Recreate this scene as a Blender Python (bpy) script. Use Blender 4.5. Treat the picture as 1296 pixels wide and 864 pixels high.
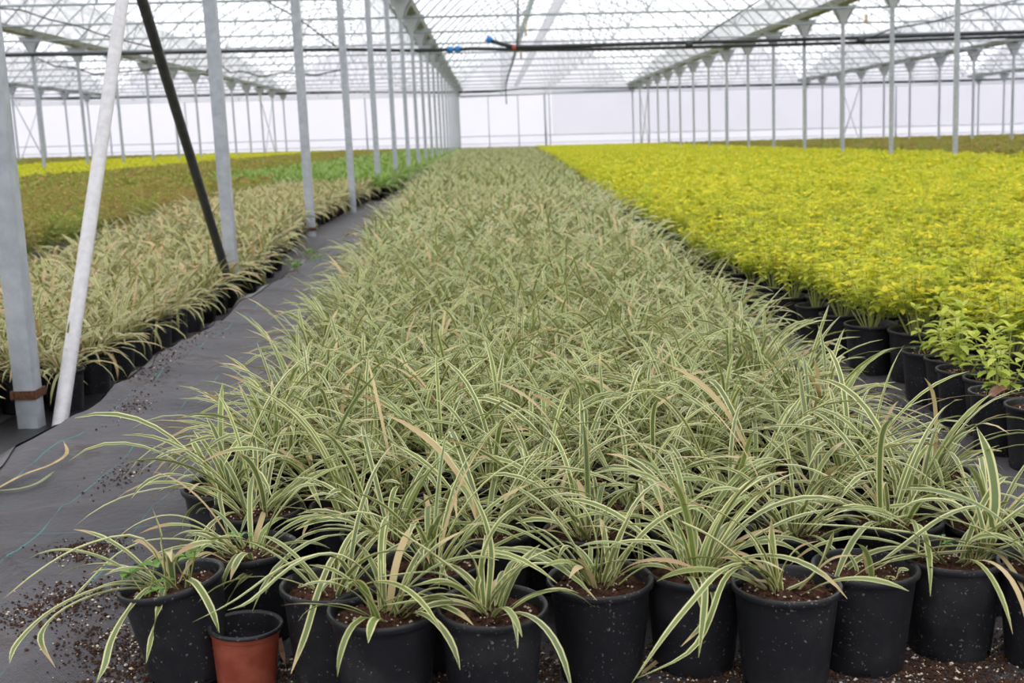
import bpy, math, random
import numpy as np
from mathutils import Matrix, Vector, Euler

for _o in list(bpy.data.objects):
    bpy.data.objects.remove(_o)
SC = bpy.context.scene
COL = SC.collection
R = random.Random(7)

# ------------------------------------------------------------------ camera
F_PX, YAW, PITCH, ROLL, CAM_H = 1526.1, 0.01448, 0.16728, 0.02339, 0.9846
LEAN, X_ROW, SPAN, GUT_Z, PH, BAY = -0.0200, -1.9215, 11.4775, 4.268, 0.2215, 4.0
END_Y = 82.4
_fw = np.array([math.sin(YAW) * math.cos(PITCH), math.cos(YAW) * math.cos(PITCH), -math.sin(PITCH)])
_r = np.array([math.cos(YAW), -math.sin(YAW), 0.0])
_u = np.cross(_r, _fw)
_c, _s = math.cos(ROLL), math.sin(ROLL)
CR, CU, CF = _c * _r - _s * _u, _c * _u + _s * _r, _fw
CP = np.array([0, 0, CAM_H])
cam_data = bpy.data.cameras.new('camera')
cam = bpy.data.objects.new('camera', cam_data)
COL.objects.link(cam)
cam_data.sensor_width = 36.0
cam_data.lens = F_PX / 1296.0 * 36.0
cam_data.clip_end = 400
cam_data.clip_start = 0.05
cam_data.dof.use_dof = True
cam_data.dof.focus_distance = 2.75
cam_data.dof.aperture_fstop = 6.5
M = Matrix.Identity(4)
for i in range(3):
    M[i][0], M[i][1], M[i][2], M[i][3] = CR[i], CU[i], -CF[i], CP[i]
cam.matrix_world = M
SC.camera = cam

# ------------------------------------------------------------------ light: an overcast white sky outside the film
world = bpy.data.worlds.new('overcast_sky')
SC.world = world
world.use_nodes = True
wn = world.node_tree.nodes
wn['Background'].inputs[0].default_value = (0.955, 0.955, 1.0, 1)
wn['Background'].inputs[1].default_value = 1.72
SC.view_settings.view_transform = 'Standard'
SC.view_settings.look = 'None'
SC.view_settings.gamma = 1
SC.view_settings.exposure = 0.22
SC.view_settings.use_curve_mapping = False


def proj(p):
    d = np.asarray(p, float) - CP
    z = d @ CF
    if z < 0.1:
        return (-9999, -9999, z)
    return (648 + F_PX * (d @ CR) / z, 432 - F_PX * (d @ CU) / z, z)


def ray_dir(x, y):
    return CF + CR * (x - 648) / F_PX - CU * (y - 432) / F_PX


def at_z(x, y, z):
    d = ray_dir(x, y)
    return CP + d * ((z - CAM_H) / d[2])


def at_y(x, y, Y):
    d = ray_dir(x, y)
    return CP + d * (Y / d[1])


def at_x(x, y, X):
    d = ray_dir(x, y)
    return CP + d * (X / d[0])


def in_view(x, y, z, mx=90, my=90):
    a = proj((x, y, z))
    return -mx < a[0] < 1296 + mx and -my < a[1] < 864 + my


def sh(p):
    return (p[0] + LEAN * p[2], p[1], p[2])


# ------------------------------------------------------------------ materials
def new_mat(name):
    m = bpy.data.materials.new(name)
    m.use_nodes = True
    nt = m.node_tree
    nt.nodes.clear()
    return m, nt


def nd(nt, t, **kw):
    n = nt.nodes.new(t)
    for k, v in kw.items():
        if k == 'inp':
            for a, b in v.items():
                n.inputs[a].default_value = b
        else:
            setattr(n, k, v)
    return n


def math_n(nt, op, a, b=None, c=None):
    n = nt.nodes.new('ShaderNodeMath')
    n.operation = op
    for i, v in enumerate((a, b, c)):
        if v is None:
            continue
        if isinstance(v, (int, float)):
            n.inputs[i].default_value = v
        else:
            nt.links.new(v, n.inputs[i])
    return n.outputs[0]


def mix_n(nt, fac, a, b):
    n = nt.nodes.new('ShaderNodeMix')
    n.data_type = 'RGBA'
    for sock, v in ((n.inputs[0], fac), (n.inputs[6], a), (n.inputs[7], b)):
        if isinstance(v, tuple):
            sock.default_value = v if len(v) == 4 else (*v, 1)
        elif isinstance(v, (int, float)):
            sock.default_value = v
        else:
            nt.links.new(v, sock)
    return n.outputs[2]


def ramp_n(nt, val, a, b):
    n = nt.nodes.new('ShaderNodeMapRange')
    n.interpolation_type = 'SMOOTHSTEP'
    n.inputs[1].default_value = a
    n.inputs[2].default_value = b
    nt.links.new(val, n.inputs[0])
    return n.outputs[0]


def noise_n(nt, scale, detail=3, vec=None, rough=0.55):
    n = nt.nodes.new('ShaderNodeTexNoise')
    n.inputs['Scale'].default_value = scale
    n.inputs['Detail'].default_value = detail
    n.inputs['Roughness'].default_value = rough
    if vec is not None:
        nt.links.new(vec, n.inputs['Vector'])
    return n.outputs[0]


def obj_co(nt):
    return nt.nodes.new('ShaderNodeTexCoord').outputs['Object']


def principled(nt, color, rough=0.5, metal=0.0, spec=0.5, bump=None, bump_d=0.01, bump_s=1.0):
    p = nt.nodes.new('ShaderNodeBsdfPrincipled')
    if isinstance(color, tuple):
        p.inputs['Base Color'].default_value = (*color[:3], 1)
    else:
        nt.links.new(color, p.inputs['Base Color'])
    if isinstance(rough, (int, float)):
        p.inputs['Roughness'].default_value = rough
    else:
        nt.links.new(rough, p.inputs['Roughness'])
    p.inputs['Metallic'].default_value = metal
    p.inputs['Specular IOR Level'].default_value = spec
    if bump is not None:
        b = nt.nodes.new('ShaderNodeBump')
        b.inputs['Distance'].default_value = bump_d
        b.inputs['Strength'].default_value = bump_s
        nt.links.new(bump, b.inputs['Height'])
        nt.links.new(b.outputs[0], p.inputs['Normal'])
    return p


def out(nt, sh_):
    o = nt.nodes.new('ShaderNodeOutputMaterial')
    nt.links.new(sh_, o.inputs[0])


def leafy(nt, col, rough=0.45, trans=0.3, spec=0.35):
    p = principled(nt, col, rough, 0, spec)
    t = nt.nodes.new('ShaderNodeBsdfTranslucent')
    nt.links.new(col, t.inputs[0])
    mx = nt.nodes.new('ShaderNodeMixShader')
    mx.inputs[0].default_value = trans
    nt.links.new(p.outputs[0], mx.inputs[1])
    nt.links.new(t.outputs[0], mx.inputs[2])
    out(nt, mx.outputs[0])


def mat_grass(name, cream, green, green2, dry, margin=(0.50, 0.64)):
    m, nt = new_mat(name)
    uv = nt.nodes.new('ShaderNodeUVMap')
    sp = nt.nodes.new('ShaderNodeSeparateXYZ')
    nt.links.new(uv.outputs[0], sp.inputs[0])
    at = nd(nt, 'ShaderNodeAttribute', attribute_name='tone')
    sc = nt.nodes.new('ShaderNodeSeparateColor')
    nt.links.new(at.outputs['Color'], sc.inputs[0])
    oi = nt.nodes.new('ShaderNodeObjectInfo')
    e = math_n(nt, 'MULTIPLY', math_n(nt, 'ABSOLUTE', math_n(nt, 'SUBTRACT', sp.outputs[0], 0.5)), 2.0)
    edge = ramp_n(nt, e, *margin)
    g = mix_n(nt, sc.outputs[0], green, green2)
    # fine pale veins along the blade
    wv = nd(nt, 'ShaderNodeTexWave', inp={'Scale': 4.0, 'Distortion': 0.4})
    nt.links.new(uv.outputs[0], wv.inputs['Vector'])
    g = mix_n(nt, math_n(nt, 'MULTIPLY', wv.outputs['Fac'], 0.16), g, cream)
    cr = mix_n(nt, math_n(nt, 'MULTIPLY', sc.outputs[2], 0.55), cream, green2)
    c = mix_n(nt, edge, g, cr)
    # warm, slightly yellow plants now and then
    c = mix_n(nt, math_n(nt, 'MULTIPLY', oi.outputs['Random'], 0.12), c, (0.42, 0.36, 0.13))
    # dry tips / dead blades
    tip = ramp_n(nt, math_n(nt, 'ADD', sp.outputs[1], math_n(nt, 'MULTIPLY', sc.outputs[1], 1.0)), 1.02, 1.16)
    dryc = mix_n(nt, math_n(nt, 'MULTIPLY', math_n(nt, 'POWER', sc.outputs[0], 2.0), 0.8), dry, (0.30, 0.165, 0.07))
    c = mix_n(nt, tip, c, dryc)
    leafy(nt, c, 0.42, 0.22, 0.45)
    return m


def mat_foliage(name, a, b, c_, trans=0.3, obj_var=0.25, var_col=(0.2, 0.3, 0.03)):
    m, nt = new_mat(name)
    at = nd(nt, 'ShaderNodeAttribute', attribute_name='tone')
    sc = nt.nodes.new('ShaderNodeSeparateColor')
    nt.links.new(at.outputs['Color'], sc.inputs[0])
    oi = nt.nodes.new('ShaderNodeObjectInfo')
    c = mix_n(nt, sc.outputs[0], a, b)
    c = mix_n(nt, sc.outputs[1], c, c_)
    c = mix_n(nt, math_n(nt, 'MULTIPLY', math_n(nt, 'POWER', oi.outputs['Random'], 2.0), obj_var), c, var_col)
    leafy(nt, c, 0.5, trans, 0.3)
    return m


def mat_simple(name, col, rough=0.5, metal=0.0, spec=0.5, nscale=None, var=0.25, bump=0.0, bscale=60.0):
    m, nt = new_mat(name)
    co = obj_co(nt)
    c = col
    if nscale:
        n = noise_n(nt, nscale, 4, co)
        lo = tuple(v * (1 - var) for v in col)
        hi = tuple(min(1, v * (1 + var)) for v in col)
        c = mix_n(nt, ramp_n(nt, n, 0.3, 0.7), lo, hi)
    bp = noise_n(nt, bscale, 4, co) if bump else None
    p = principled(nt, c, rough, metal, spec, bp, bump or 0.01)
    out(nt, p.outputs[0])
    return m


MT = {}
MT['grass'] = mat_grass('variegated_leaf', (0.80, 0.755, 0.37), (0.072, 0.132, 0.052), (0.155, 0.25, 0.040), (0.62, 0.49, 0.25), (0.55, 0.67))
MT['grass_warm'] = mat_grass('warm_variegated_leaf', (0.78, 0.70, 0.36), (0.085, 0.130, 0.045), (0.20, 0.26, 0.045), (0.58, 0.42, 0.20), (0.50, 0.62))
MT['green_grass'] = mat_grass('green_strap_leaf', (0.30, 0.46, 0.08), (0.19, 0.33, 0.05), (0.25, 0.40, 0.06), (0.35, 0.28, 0.1), (0.9, 1.0))
MT['weed'] = mat_foliage('weed_leaf', (0.16, 0.34, 0.07), (0.24, 0.44, 0.09), (0.12, 0.25, 0.05))
MT['yellow'] = mat_foliage('golden_shrub_leaf', (0.77, 0.79, 0.05), (0.96, 0.79, 0.08), (0.25, 0.39, 0.05), 0.45, 0.55, (0.50, 0.62, 0.06))
MT['lime'] = mat_foliage('lime_shrub_leaf', (0.58, 0.66, 0.09), (0.74, 0.74, 0.16), (0.33, 0.48, 0.07), 0.35, 0.1)
MT['bronze'] = mat_foliage('bronze_shrub_leaf', (0.38, 0.43, 0.075), (0.56, 0.27, 0.13), (0.20, 0.31, 0.07), 0.4, 0.5, (0.38, 0.46, 0.08))
MT['stem'] = mat_simple('shrub_stem', (0.32, 0.36, 0.09), 0.7)
MT['steel'] = mat_simple('galvanised_steel', (0.40, 0.43, 0.46), 0.5, 0.3, 0.5, 14, 0.12, 0.0006, 90)
MT['steel_pale'] = mat_simple('pale_galvanised_pipe', (0.60, 0.59, 0.59), 0.55, 0.15, 0.5, 30, 0.08, 0.0004, 90)
MT['truss'] = mat_simple('roof_steel', (0.36, 0.41, 0.43), 0.5, 0.2)
MT['gutter'] = mat_simple('gutter_steel', (0.27, 0.28, 0.25), 0.55, 0.3, 0.5, 3, 0.25)
MT['gusset'] = mat_simple('bracket_steel', (0.40, 0.42, 0.43), 0.5, 0.3)
MT['rust'] = mat_simple('rust', (0.10, 0.042, 0.022), 0.85, 0.0, 0.3, 80, 0.5, 0.0015, 160)
MT['black_pipe'] = mat_simple('black_polythene_pipe', (0.022, 0.026, 0.03), 0.45)
MT['dark_pipe'] = mat_simple('dark_painted_pipe', (0.045, 0.047, 0.052), 0.42, 0.1, 0.5, 20, 0.25)
MT['blue'] = mat_simple('blue_fitting', (0.02, 0.22, 0.62), 0.4)
MT['red_dot'] = mat_simple('red_fitting', (0.42, 0.07, 0.05), 0.5)
MT['string'] = mat_simple('tan_string', (0.62, 0.50, 0.32), 0.8)
MT['perlite'] = mat_simple('perlite_grain', (0.70, 0.58, 0.44), 0.9, 0, 0.2, 40, 0.25)
MT['crumb'] = mat_simple('soil_crumb', (0.062, 0.032, 0.020), 0.95, 0, 0.2, 60, 0.4)
MT['drygrass'] = mat_simple('dry_blade', (0.42, 0.31, 0.15), 0.7, 0, 0.3, 30, 0.25)
MT['dryleaf'] = mat_simple('dry_leaf', (0.24, 0.13, 0.085), 0.8, 0, 0.3, 30, 0.3)


def mat_soil():
    m, nt = new_mat('potting_soil')
    co = obj_co(nt)
    n = noise_n(nt, 70, 5, co, 0.7)
    c = mix_n(nt, ramp_n(nt, n, 0.35, 0.7), (0.045, 0.020, 0.013), (0.175, 0.080, 0.050))
    p = principled(nt, c, 0.95, 0, 0.15, noise_n(nt, 120, 5, co, 0.7), 0.012)
    out(nt, p.outputs[0])
    return m


def mat_pot():
    m, nt = new_mat('black_pot_plastic')
    co = obj_co(nt)
    oi = nt.nodes.new('ShaderNodeObjectInfo')
    va = nt.nodes.new('ShaderNodeVectorMath')
    va.operation = 'ADD'
    nt.links.new(co, va.inputs[0])
    sc_ = nt.nodes.new('ShaderNodeVectorMath')
    sc_.operation = 'SCALE'
    sc_.inputs[0].default_value = (7.0, 3.0, 5.0)
    nt.links.new(oi.outputs['Random'], sc_.inputs['Scale'])
    nt.links.new(sc_.outputs[0], va.inputs[1])
    v = va.outputs[0]
    specks = ramp_n(nt, math_n(nt, 'ADD', noise_n(nt, 170, 2, v, 0.5), math_n(nt, 'MULTIPLY', noise_n(nt, 12, 2, v), 0.25)), 0.80, 0.835)
    dust = ramp_n(nt, noise_n(nt, 9, 4, v, 0.6), 0.45, 0.8)
    c = mix_n(nt, math_n(nt, 'MULTIPLY', dust, 0.45), (0.0125, 0.013, 0.0155), (0.050, 0.045, 0.044))
    c = mix_n(nt, math_n(nt, 'MULTIPLY', specks, 0.75), c, (0.22, 0.20, 0.19))
    p = principled(nt, c, math_n(nt, 'ADD', math_n(nt, 'MULTIPLY', dust, 0.2), 0.40), 0, 0.42, noise_n(nt, 40, 3, v), 0.0012)
    out(nt, p.outputs[0])
    return m


def mat_redpot():
    m, nt = new_mat('terracotta_coloured_plastic')
    co = obj_co(nt)
    n = noise_n(nt, 22, 4, co)
    c = mix_n(nt, ramp_n(nt, n, 0.35, 0.75), (0.23, 0.045, 0.022), (0.33, 0.085, 0.048))
    p = principled(nt, c, 0.42, 0, 0.45, noise_n(nt, 16, 2, co), 0.006)
    out(nt, p.outputs[0])
    return m


def mat_floor():
    m, nt = new_mat('woven_ground_cover')
    co = obj_co(nt)
    sp = nt.nodes.new('ShaderNodeSeparateXYZ')
    nt.links.new(co, sp.inputs[0])
    X, Y = sp.outputs[0], sp.outputs[1]
    big = noise_n(nt, 1.6, 5, co, 0.6)
    mid = noise_n(nt, 9.0, 5, co, 0.65)
    c = mix_n(nt, ramp_n(nt, big, 0.3, 0.72), (0.048, 0.045, 0.048), (0.105, 0.097, 0.105))
    # thin film of dried mud
    c = mix_n(nt, math_n(nt, 'MULTIPLY', ramp_n(nt, mid, 0.52, 0.72), 0.55), c, (0.095, 0.078, 0.070))
    # weave
    wx = math_n(nt, 'SINE', math_n(nt, 'MULTIPLY', X, 900.0))
    wy = math_n(nt, 'SINE', math_n(nt, 'MULTIPLY', Y, 900.0))
    weave = math_n(nt, 'MULTIPLY', wx, wy)
    # teal marker threads every quarter metre
    wob = math_n(nt, 'MULTIPLY', math_n(nt, 'SUBTRACT', noise_n(nt, 2.2, 2, co), 0.5), 0.05)

    def thread(v, off):
        f = math_n(nt, 'FRACT', math_n(nt, 'DIVIDE', math_n(nt, 'ADD', math_n(nt, 'ADD', v, wob), off), 0.25))
        d = math_n(nt, 'ABSOLUTE', math_n(nt, 'SUBTRACT', f, 0.5))
        return math_n(nt, 'LESS_THAN', d, 0.0085)
    fade = ramp_n(nt, noise_n(nt, 4.5, 3, co), 0.40, 0.60)
    fade2 = ramp_n(nt, noise_n(nt, 5.7, 3, co), 0.46, 0.64)
    th = math_n(nt, 'MAXIMUM', math_n(nt, 'MULTIPLY', thread(X, 0.93 + 0.125), math_n(nt, 'ADD', math_n(nt, 'MULTIPLY', fade, 0.85), 0.1)),
                math_n(nt, 'MULTIPLY', thread(Y, 0.125), math_n(nt, 'MULTIPLY', fade2, 0.6)))
    c = mix_n(nt, math_n(nt, 'MULTIPLY', th, 0.8), c, (0.035, 0.26, 0.25))
    # spilled soil smears
    soilm = ramp_n(nt, noise_n(nt, 3.2, 6, co, 0.7), 0.545, 0.63)
    c = mix_n(nt, math_n(nt, 'MULTIPLY', soilm, 0.75), c, (0.050, 0.030, 0.023))
    bump = math_n(nt, 'ADD', math_n(nt, 'MULTIPLY', weave, 0.03), math_n(nt, 'ADD', mid, big))
    p = principled(nt, c, 0.60, 0, 0.38, bump, 0.03)
    out(nt, p.outputs[0])
    return m


def mat_film(name, transp, tcol, lines=False, tint=(0.93, 0.93, 0.93)):
    m, nt = new_mat(name)
    co = obj_co(nt)
    n = noise_n(nt, 0.5, 3, co)
    cc = mix_n(nt, ramp_n(nt, n, 0.35, 0.7), tuple(v * 0.97 for v in tcol), tcol)
    tl = nt.nodes.new('ShaderNodeBsdfTranslucent')
    nt.links.new(cc, tl.inputs[0])
    df = nt.nodes.new('ShaderNodeBsdfDiffuse')
    nt.links.new(cc, df.inputs[0])
    tr = nt.nodes.new('ShaderNodeBsdfTransparent')
    tr.inputs[0].default_value = (*tint, 1)
    m1 = nt.nodes.new('ShaderNodeMixShader')
    m1.inputs[0].default_value = 0.25
    nt.links.new(tl.outputs[0], m1.inputs[1])
    nt.links.new(df.outputs[0], m1.inputs[2])
    m2 = nt.nodes.new('ShaderNodeMixShader')
    m2.inputs[0].default_value = transp
    nt.links.new(m1.outputs[0], m2.inputs[1])
    nt.links.new(tr.outputs[0], m2.inputs[2])
    out(nt, m2.outputs[0])
    return m


MT['soil'] = mat_soil()
MT['pot'] = mat_pot()
MT['redpot'] = mat_redpot()
MT['floor'] = mat_floor()
MT['film_roof'] = mat_film('roof_film', 0.60, (0.93, 0.93, 0.95))
MT['film_wall'] = mat_film('wall_film', 0.20, (0.83, 0.815, 0.85), tint=(0.82, 0.81, 0.84))
MT['duct'] = mat_film('duct_film', 0.45, (0.74, 0.75, 0.78), tint=(0.9, 0.9, 0.92))
MT['film_panel'] = mat_film('panel_film', 0.84, (0.60, 0.61, 0.66), tint=(0.95, 0.95, 0.965))
MT['sheet'] = mat_simple('black_sheet', (0.016, 0.016, 0.018), 0.38, 0, 0.5, 12, 0.4, 0.006, 14)


# ------------------------------------------------------------------ mesh helpers
class MB:
    def __init__(self):
        self.v, self.f, self.mi, self.uv, self.tone, self.mats = [], [], [], [], [], []
        self.use_uv = False

    def slot(self, mat):
        if mat not in self.mats:
            self.mats.append(mat)
        return self.mats.index(mat)

    def face(self, idx, mi=0, uv=None, tone=None):
        self.f.append(idx)
        self.mi.append(mi)
        k = len(idx)
        if uv is not None:
            self.use_uv = True
        self.uv.extend(uv if uv is not None else [(0.5, 0.2)] * k)
        self.tone.extend([tone if tone is not None else (0, 0, 0, 1)] * k)

    def tube(self, pts, r, seg=8, mat='steel', caps=True, shear=False):
        mi = self.slot(mat)
        P = [Vector(sh(p) if shear else p) for p in pts]
        n0 = len(self.v)
        up = None
        for i, p in enumerate(P):
            t = (P[min(i + 1, len(P) - 1)] - P[max(i - 1, 0)]).normalized()
            if up is None:
                up = Vector((0, 0, 1)) if abs(t.z) < 0.9 else Vector((1, 0, 0))
            a = t.cross(up).normalized()
            b = a.cross(t).normalized()
            up = b
            rr = r[i] if isinstance(r, (list, tuple)) else r
            for k in range(seg):
                an = 2 * math.pi * k / seg
                self.v.append(tuple(p + a * (math.cos(an) * rr) + b * (math.sin(an) * rr)))
        for i in range(len(P) - 1):
            for k in range(seg):
                a0 = n0 + i * seg + k
                a1 = n0 + i * seg + (k + 1) % seg
                self.face((a0, a1, a1 + seg, a0 + seg), mi)
        if caps:
            self.face(tuple(n0 + k for k in range(seg))[::-1], mi)
            self.face(tuple(n0 + (len(P) - 1) * seg + k for k in range(seg)), mi)

    def lathe(self, prof, seg=32, mat='pot', c=(0, 0, 0), skip=None, closed=False):
        mi = self.slot(mat)
        n0 = len(self.v)
        for (r, z) in prof:
            for k in range(seg):
                an = 2 * math.pi * k / seg
                self.v.append((c[0] + r * math.cos(an), c[1] + r * math.sin(an), c[2] + z))
        for i in range(len(prof) - 1):
            for k in range(seg):
                if skip and (i, k) in skip:
                    continue
                a0 = n0 + i * seg + k
                a1 = n0 + i * seg + (k + 1) % seg
                self.face((a0, a1, a1 + seg, a0 + seg), mi)

    def box(self, x0, x1, y0, y1, z0, z1, mat='steel', shear=False):
        mi = self.slot(mat)
        n = len(self.v)
        for z in (z0, z1):
            for (x, y) in ((x0, y0), (x1, y0), (x1, y1), (x0, y1)):
                self.v.append(sh((x, y, z)) if shear else (x, y, z))
        for q in ((0, 3, 2, 1), (4, 5, 6, 7), (0, 1, 5, 4), (1, 2, 6, 5), (2, 3, 7, 6), (3, 0, 4, 7)):
            self.face(tuple(n + i for i in q), mi)

    def mesh(self, name, smooth=True):
        me = bpy.data.meshes.new(name)
        me.from_pydata(self.v, [], self.f)
        for m in self.mats:
            me.materials.append(MT[m])
        if len(self.mats) > 1:
            me.polygons.foreach_set('material_index', self.mi)
        if self.use_uv:
            uvl = me.uv_layers.new(name='UVMap')
            uvl.data.foreach_set('uv', np.array(self.uv, np.float32).ravel())
            ca = me.color_attributes.new('tone', 'FLOAT_COLOR', 'CORNER')
            ca.data.foreach_set('color', np.array(self.tone, np.float32).ravel())
        if smooth:
            me.polygons.foreach_set('use_smooth', [True] * len(me.polygons))
        me.update()
        return me


def obj(name, me, parent=None, loc=None):
    o = bpy.data.objects.new(name, me)
    COL.objects.link(o)
    if parent is not None:
        o.parent = parent
    if loc is not None:
        o.location = loc
    return o


def tag(o, label=None, cat=None, group=None, kind=None):
    if label:
        o['label'] = label
    if cat:
        o['category'] = cat
    if group:
        o['group'] = group
    if kind:
        o['kind'] = kind
    return o


def empty(name, loc, rz=0.0, s=1.0, tilt=(0, 0)):
    o = bpy.data.objects.new(name, None)
    COL.objects.link(o)
    o.empty_display_size = 0.05
    o.location = loc
    o.rotation_euler = (tilt[0], tilt[1], rz)
    o.scale = (s, s, s)
    return o


def auto(me, ang=40):
    # sharp edges by angle for hard-surface pieces
    try:
        me.set_sharp_from_angle(angle=math.radians(ang))
    except Exception:
        pass
    return me


# ------------------------------------------------------------------ floor
def lerp_tab(tab, y):
    ys = [a for a, _ in tab]
    vs = [b for _, b in tab]
    return float(np.interp(y, ys, vs))


GL = [(1.5, -0.66), (4, -0.62), (8, -0.80), (20, -1.12), (40, -1.40), (78, -1.60)]      # grass bed, path side
GR = [(1.5, 1.12), (3.5, 1.00), (8, 1.06), (14, 1.24), (45, 2.05), (78, 2.8)]           # grass bed, shrub side
YL = [(1.5, 1.66), (3.6, 1.58), (8, 1.42), (14, 1.52), (45, 2.3), (78, 3.05)]           # golden shrub bed edge


def vnoise(x, y, seed):
    # smooth value noise on numpy arrays
    rs = np.random.RandomState(seed)
    T = rs.rand(64, 64)
    xi, yi = np.floor(x).astype(int), np.floor(y).astype(int)
    fx, fy = x - xi, y - yi
    fx, fy = fx * fx * (3 - 2 * fx), fy * fy * (3 - 2 * fy)
    a = T[xi % 64, yi % 64]
    b = T[(xi + 1) % 64, yi % 64]
    c = T[xi % 64, (yi + 1) % 64]
    d = T[(xi + 1) % 64, (yi + 1) % 64]
    return (a * (1 - fx) + b * fx) * (1 - fy) + (c * (1 - fx) + d * fx) * fy


def dip(y):
    # the bed behind the posts lies in a shallow trench at its near end
    return float(np.interp(y, [9.0, 12.5], [-0.15, 0.0]))


def floor_h(x, y):
    x = np.asarray(x, float)
    y = np.asarray(y, float)
    gl = np.interp(y, [a for a, _ in GL], [b for _, b in GL])
    path = np.clip((gl - 0.10 - x) / 0.15, 0, 1) * np.clip((x + 1.72) / 0.12, 0, 1)
    near = np.clip((1.95 - y) / 0.12, 0, 1)
    w = np.clip(path + near, 0, 1) * np.clip((16 - y) / 4, 0, 1)
    u = x * 0.8 + y * 0.55
    v = -x * 0.5 + y * 0.9
    ridged = 1 - np.abs(2 * vnoise(u * 4.2, v * 1.6, 3) - 1)
    h = 0.024 * ridged ** 3 + 0.012 * vnoise(x * 2.3, y * 1.4, 5) + 0.004 * vnoise(x * 11, y * 8, 6)
    dp = np.interp(y, [9.0, 12.5], [0.15, 0.0])
    t = np.clip((-1.54 - x + 0.03 * np.sin(y * 3.1) * (x > -1.7)) / 0.16, 0, 1)
    lip = 0.022 * np.exp(-((x + 1.49 + 0.02 * np.sin(y * 3.1)) / 0.06) ** 2) * (dp / 0.15) * (0.6 + 0.4 * np.sin(y * 5.3 + 1))
    return w * h + lip - dp * t * t * (3 - 2 * t)


def build_floor():
    xs = np.concatenate([np.linspace(-80, -3, 24), np.linspace(-2.8, -1.95, 10), np.arange(-1.92, 1.3, 0.022), np.linspace(1.35, 3, 12), np.linspace(4, 90, 26)])
    ys = np.concatenate([np.linspace(-24, 0.8, 12), np.arange(1.0, 9, 0.028), np.arange(9.05, 16, 0.1), np.linspace(17, 150, 40)])
    Xg, Yg = np.meshgrid(xs, ys)
    Z = floor_h(Xg, Yg)
    V = np.stack([Xg.ravel(), Yg.ravel(), Z.ravel()], 1)
    nx, ny = len(xs), len(ys)
    i = np.arange(nx * ny).reshape(ny, nx)
    Fq = np.stack([i[:-1, :-1].ravel(), i[:-1, 1:].ravel(), i[1:, 1:].ravel(), i[1:, :-1].ravel()], 1)
    me = bpy.data.meshes.new('floor')
    me.from_pydata(V.tolist(), [], Fq.tolist())
    me.polygons.foreach_set('use_smooth', [True] * len(me.polygons))
    me.materials.append(MT['floor'])
    o = obj('floor', me)
    tag(o, 'dark woven ground cover with teal marker threads and soil smears', None, None, 'structure')


build_floor()

# ------------------------------------------------------------------ roof and walls of the house
RISE = 3.05
ROOF_Z = GUT_Z + 0.10
ROWS = {j: X_ROW + SPAN * j for j in range(-3, 5)}


def arch_z(t):
    a = abs(t * 2 - 1)
    return ROOF_Z + RISE * (1 - a ** 1.9)


def build_roof():
    for j in range(-3, 4):
        mb = MB()
        mi = mb.slot('film_roof')
        x0 = ROWS[j]
        n = 24
        ys = [-22, END_Y]
        for y in ys:
            for k in range(n + 1):
                t = k / n
                z = arch_z(t) + 0.05
                mb.v.append(sh((x0 + t * SPAN, y, z)))
        for k in range(n):
            mb.face((k, k + 1, n + 1 + k + 1, n + 1 + k), mi)
        o = obj('ceiling', mb.mesh('ceiling'))
        tag(o, 'arched white polythene roof film of one greenhouse span', None, None, 'structure')
    xL, xR = ROWS[-3], ROWS[4]
    for nm, lab, pts in (
            ('wall_left', 'white polythene side film past the golden strip', [(xL, -22), (xL, END_Y)]),
            ('wall_right', 'white polythene side film past the bronze shrubs', [(xR, END_Y), (xR, -22)])):
        mb = MB()
        mi = mb.slot('film_wall')
        for (x, y) in pts:
            mb.v.append(sh((x, y, 0)))
            mb.v.append(sh((x, y, ROOF_Z + 0.05)))
        mb.face((0, 2, 3, 1), mi)
        tag(obj(nm, mb.mesh(nm, False)), lab, None, None, 'structure')
    # gable walls follow the arches
    for nm, y, lab in (('wall_back', END_Y, 'white polythene end wall behind all the plant beds'), ('wall_front', -22.0, 'white polythene end wall behind the camera')):
        mb = MB()
        mi = mb.slot('film_wall')
        for j in range(-3, 4):
            n = 24
            for k in range(n):
                q = []
                for kk, top in ((k, 0), (k + 1, 0), (k + 1, 1), (k, 1)):
                    t = kk / n
                    q.append(len(mb.v))
                    mb.v.append(sh((ROWS[j] + t * SPAN, y, (arch_z(t) + 0.05) if top else 0.0)))
                mb.face(tuple(q), mi)
        w = obj(nm, mb.mesh(nm, False))
        tag(w, lab, None, None, 'structure')
        if nm == 'wall_back':
            back = w
    # end wall frame: rails, mullions, batten lines
    Y = END_Y - 0.06
    for z, r in ((0.62, 0.02), (1.12, 0.025)):
        mb = MB()
        mb.tube([(xL, Y, z), (xR, Y, z)], r, 5, 'steel', True, True)
        o = obj('rail', mb.mesh('rail'), back)
    mb = MB()
    mi = mb.slot('film_panel')
    nn = 160
    for k in range(nn + 1):
        x = 4.3 + (xR - 4.3) * k / nn
        for z in (1.14, 4.25):
            mb.v.append(sh((x, END_Y - 0.10 - 0.02 * (k % 2), z)))
    for k in range(nn):
        mb.face((2 * k, 2 * k + 2, 2 * k + 3, 2 * k + 1), mi)
    obj('ribbed_sheet', mb.mesh('ribbed_sheet', False), back)
    mb = MB()
    mb.tube([(ROWS[0], Y, 3.75), (ROWS[1], Y, 3.95)], 0.055, 6, 'steel', True, True)
    obj('door_head_rail', mb.mesh('door_head_rail'), back)
    for x, r in ((0.02, 0.03), (2.02, 0.035), (3.82, 0.07), (4.12, 0.035), (-8.2, 0.05), (-20.2, 0.05), (16.0, 0.05), (27.5, 0.05)):
        mb = MB()
        mb.tube([(x, Y, 0), (x, Y, 3.8)], r, 6, 'steel', True, True)
        obj('mullion', mb.mesh('mullion'), back)


build_roof()


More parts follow.
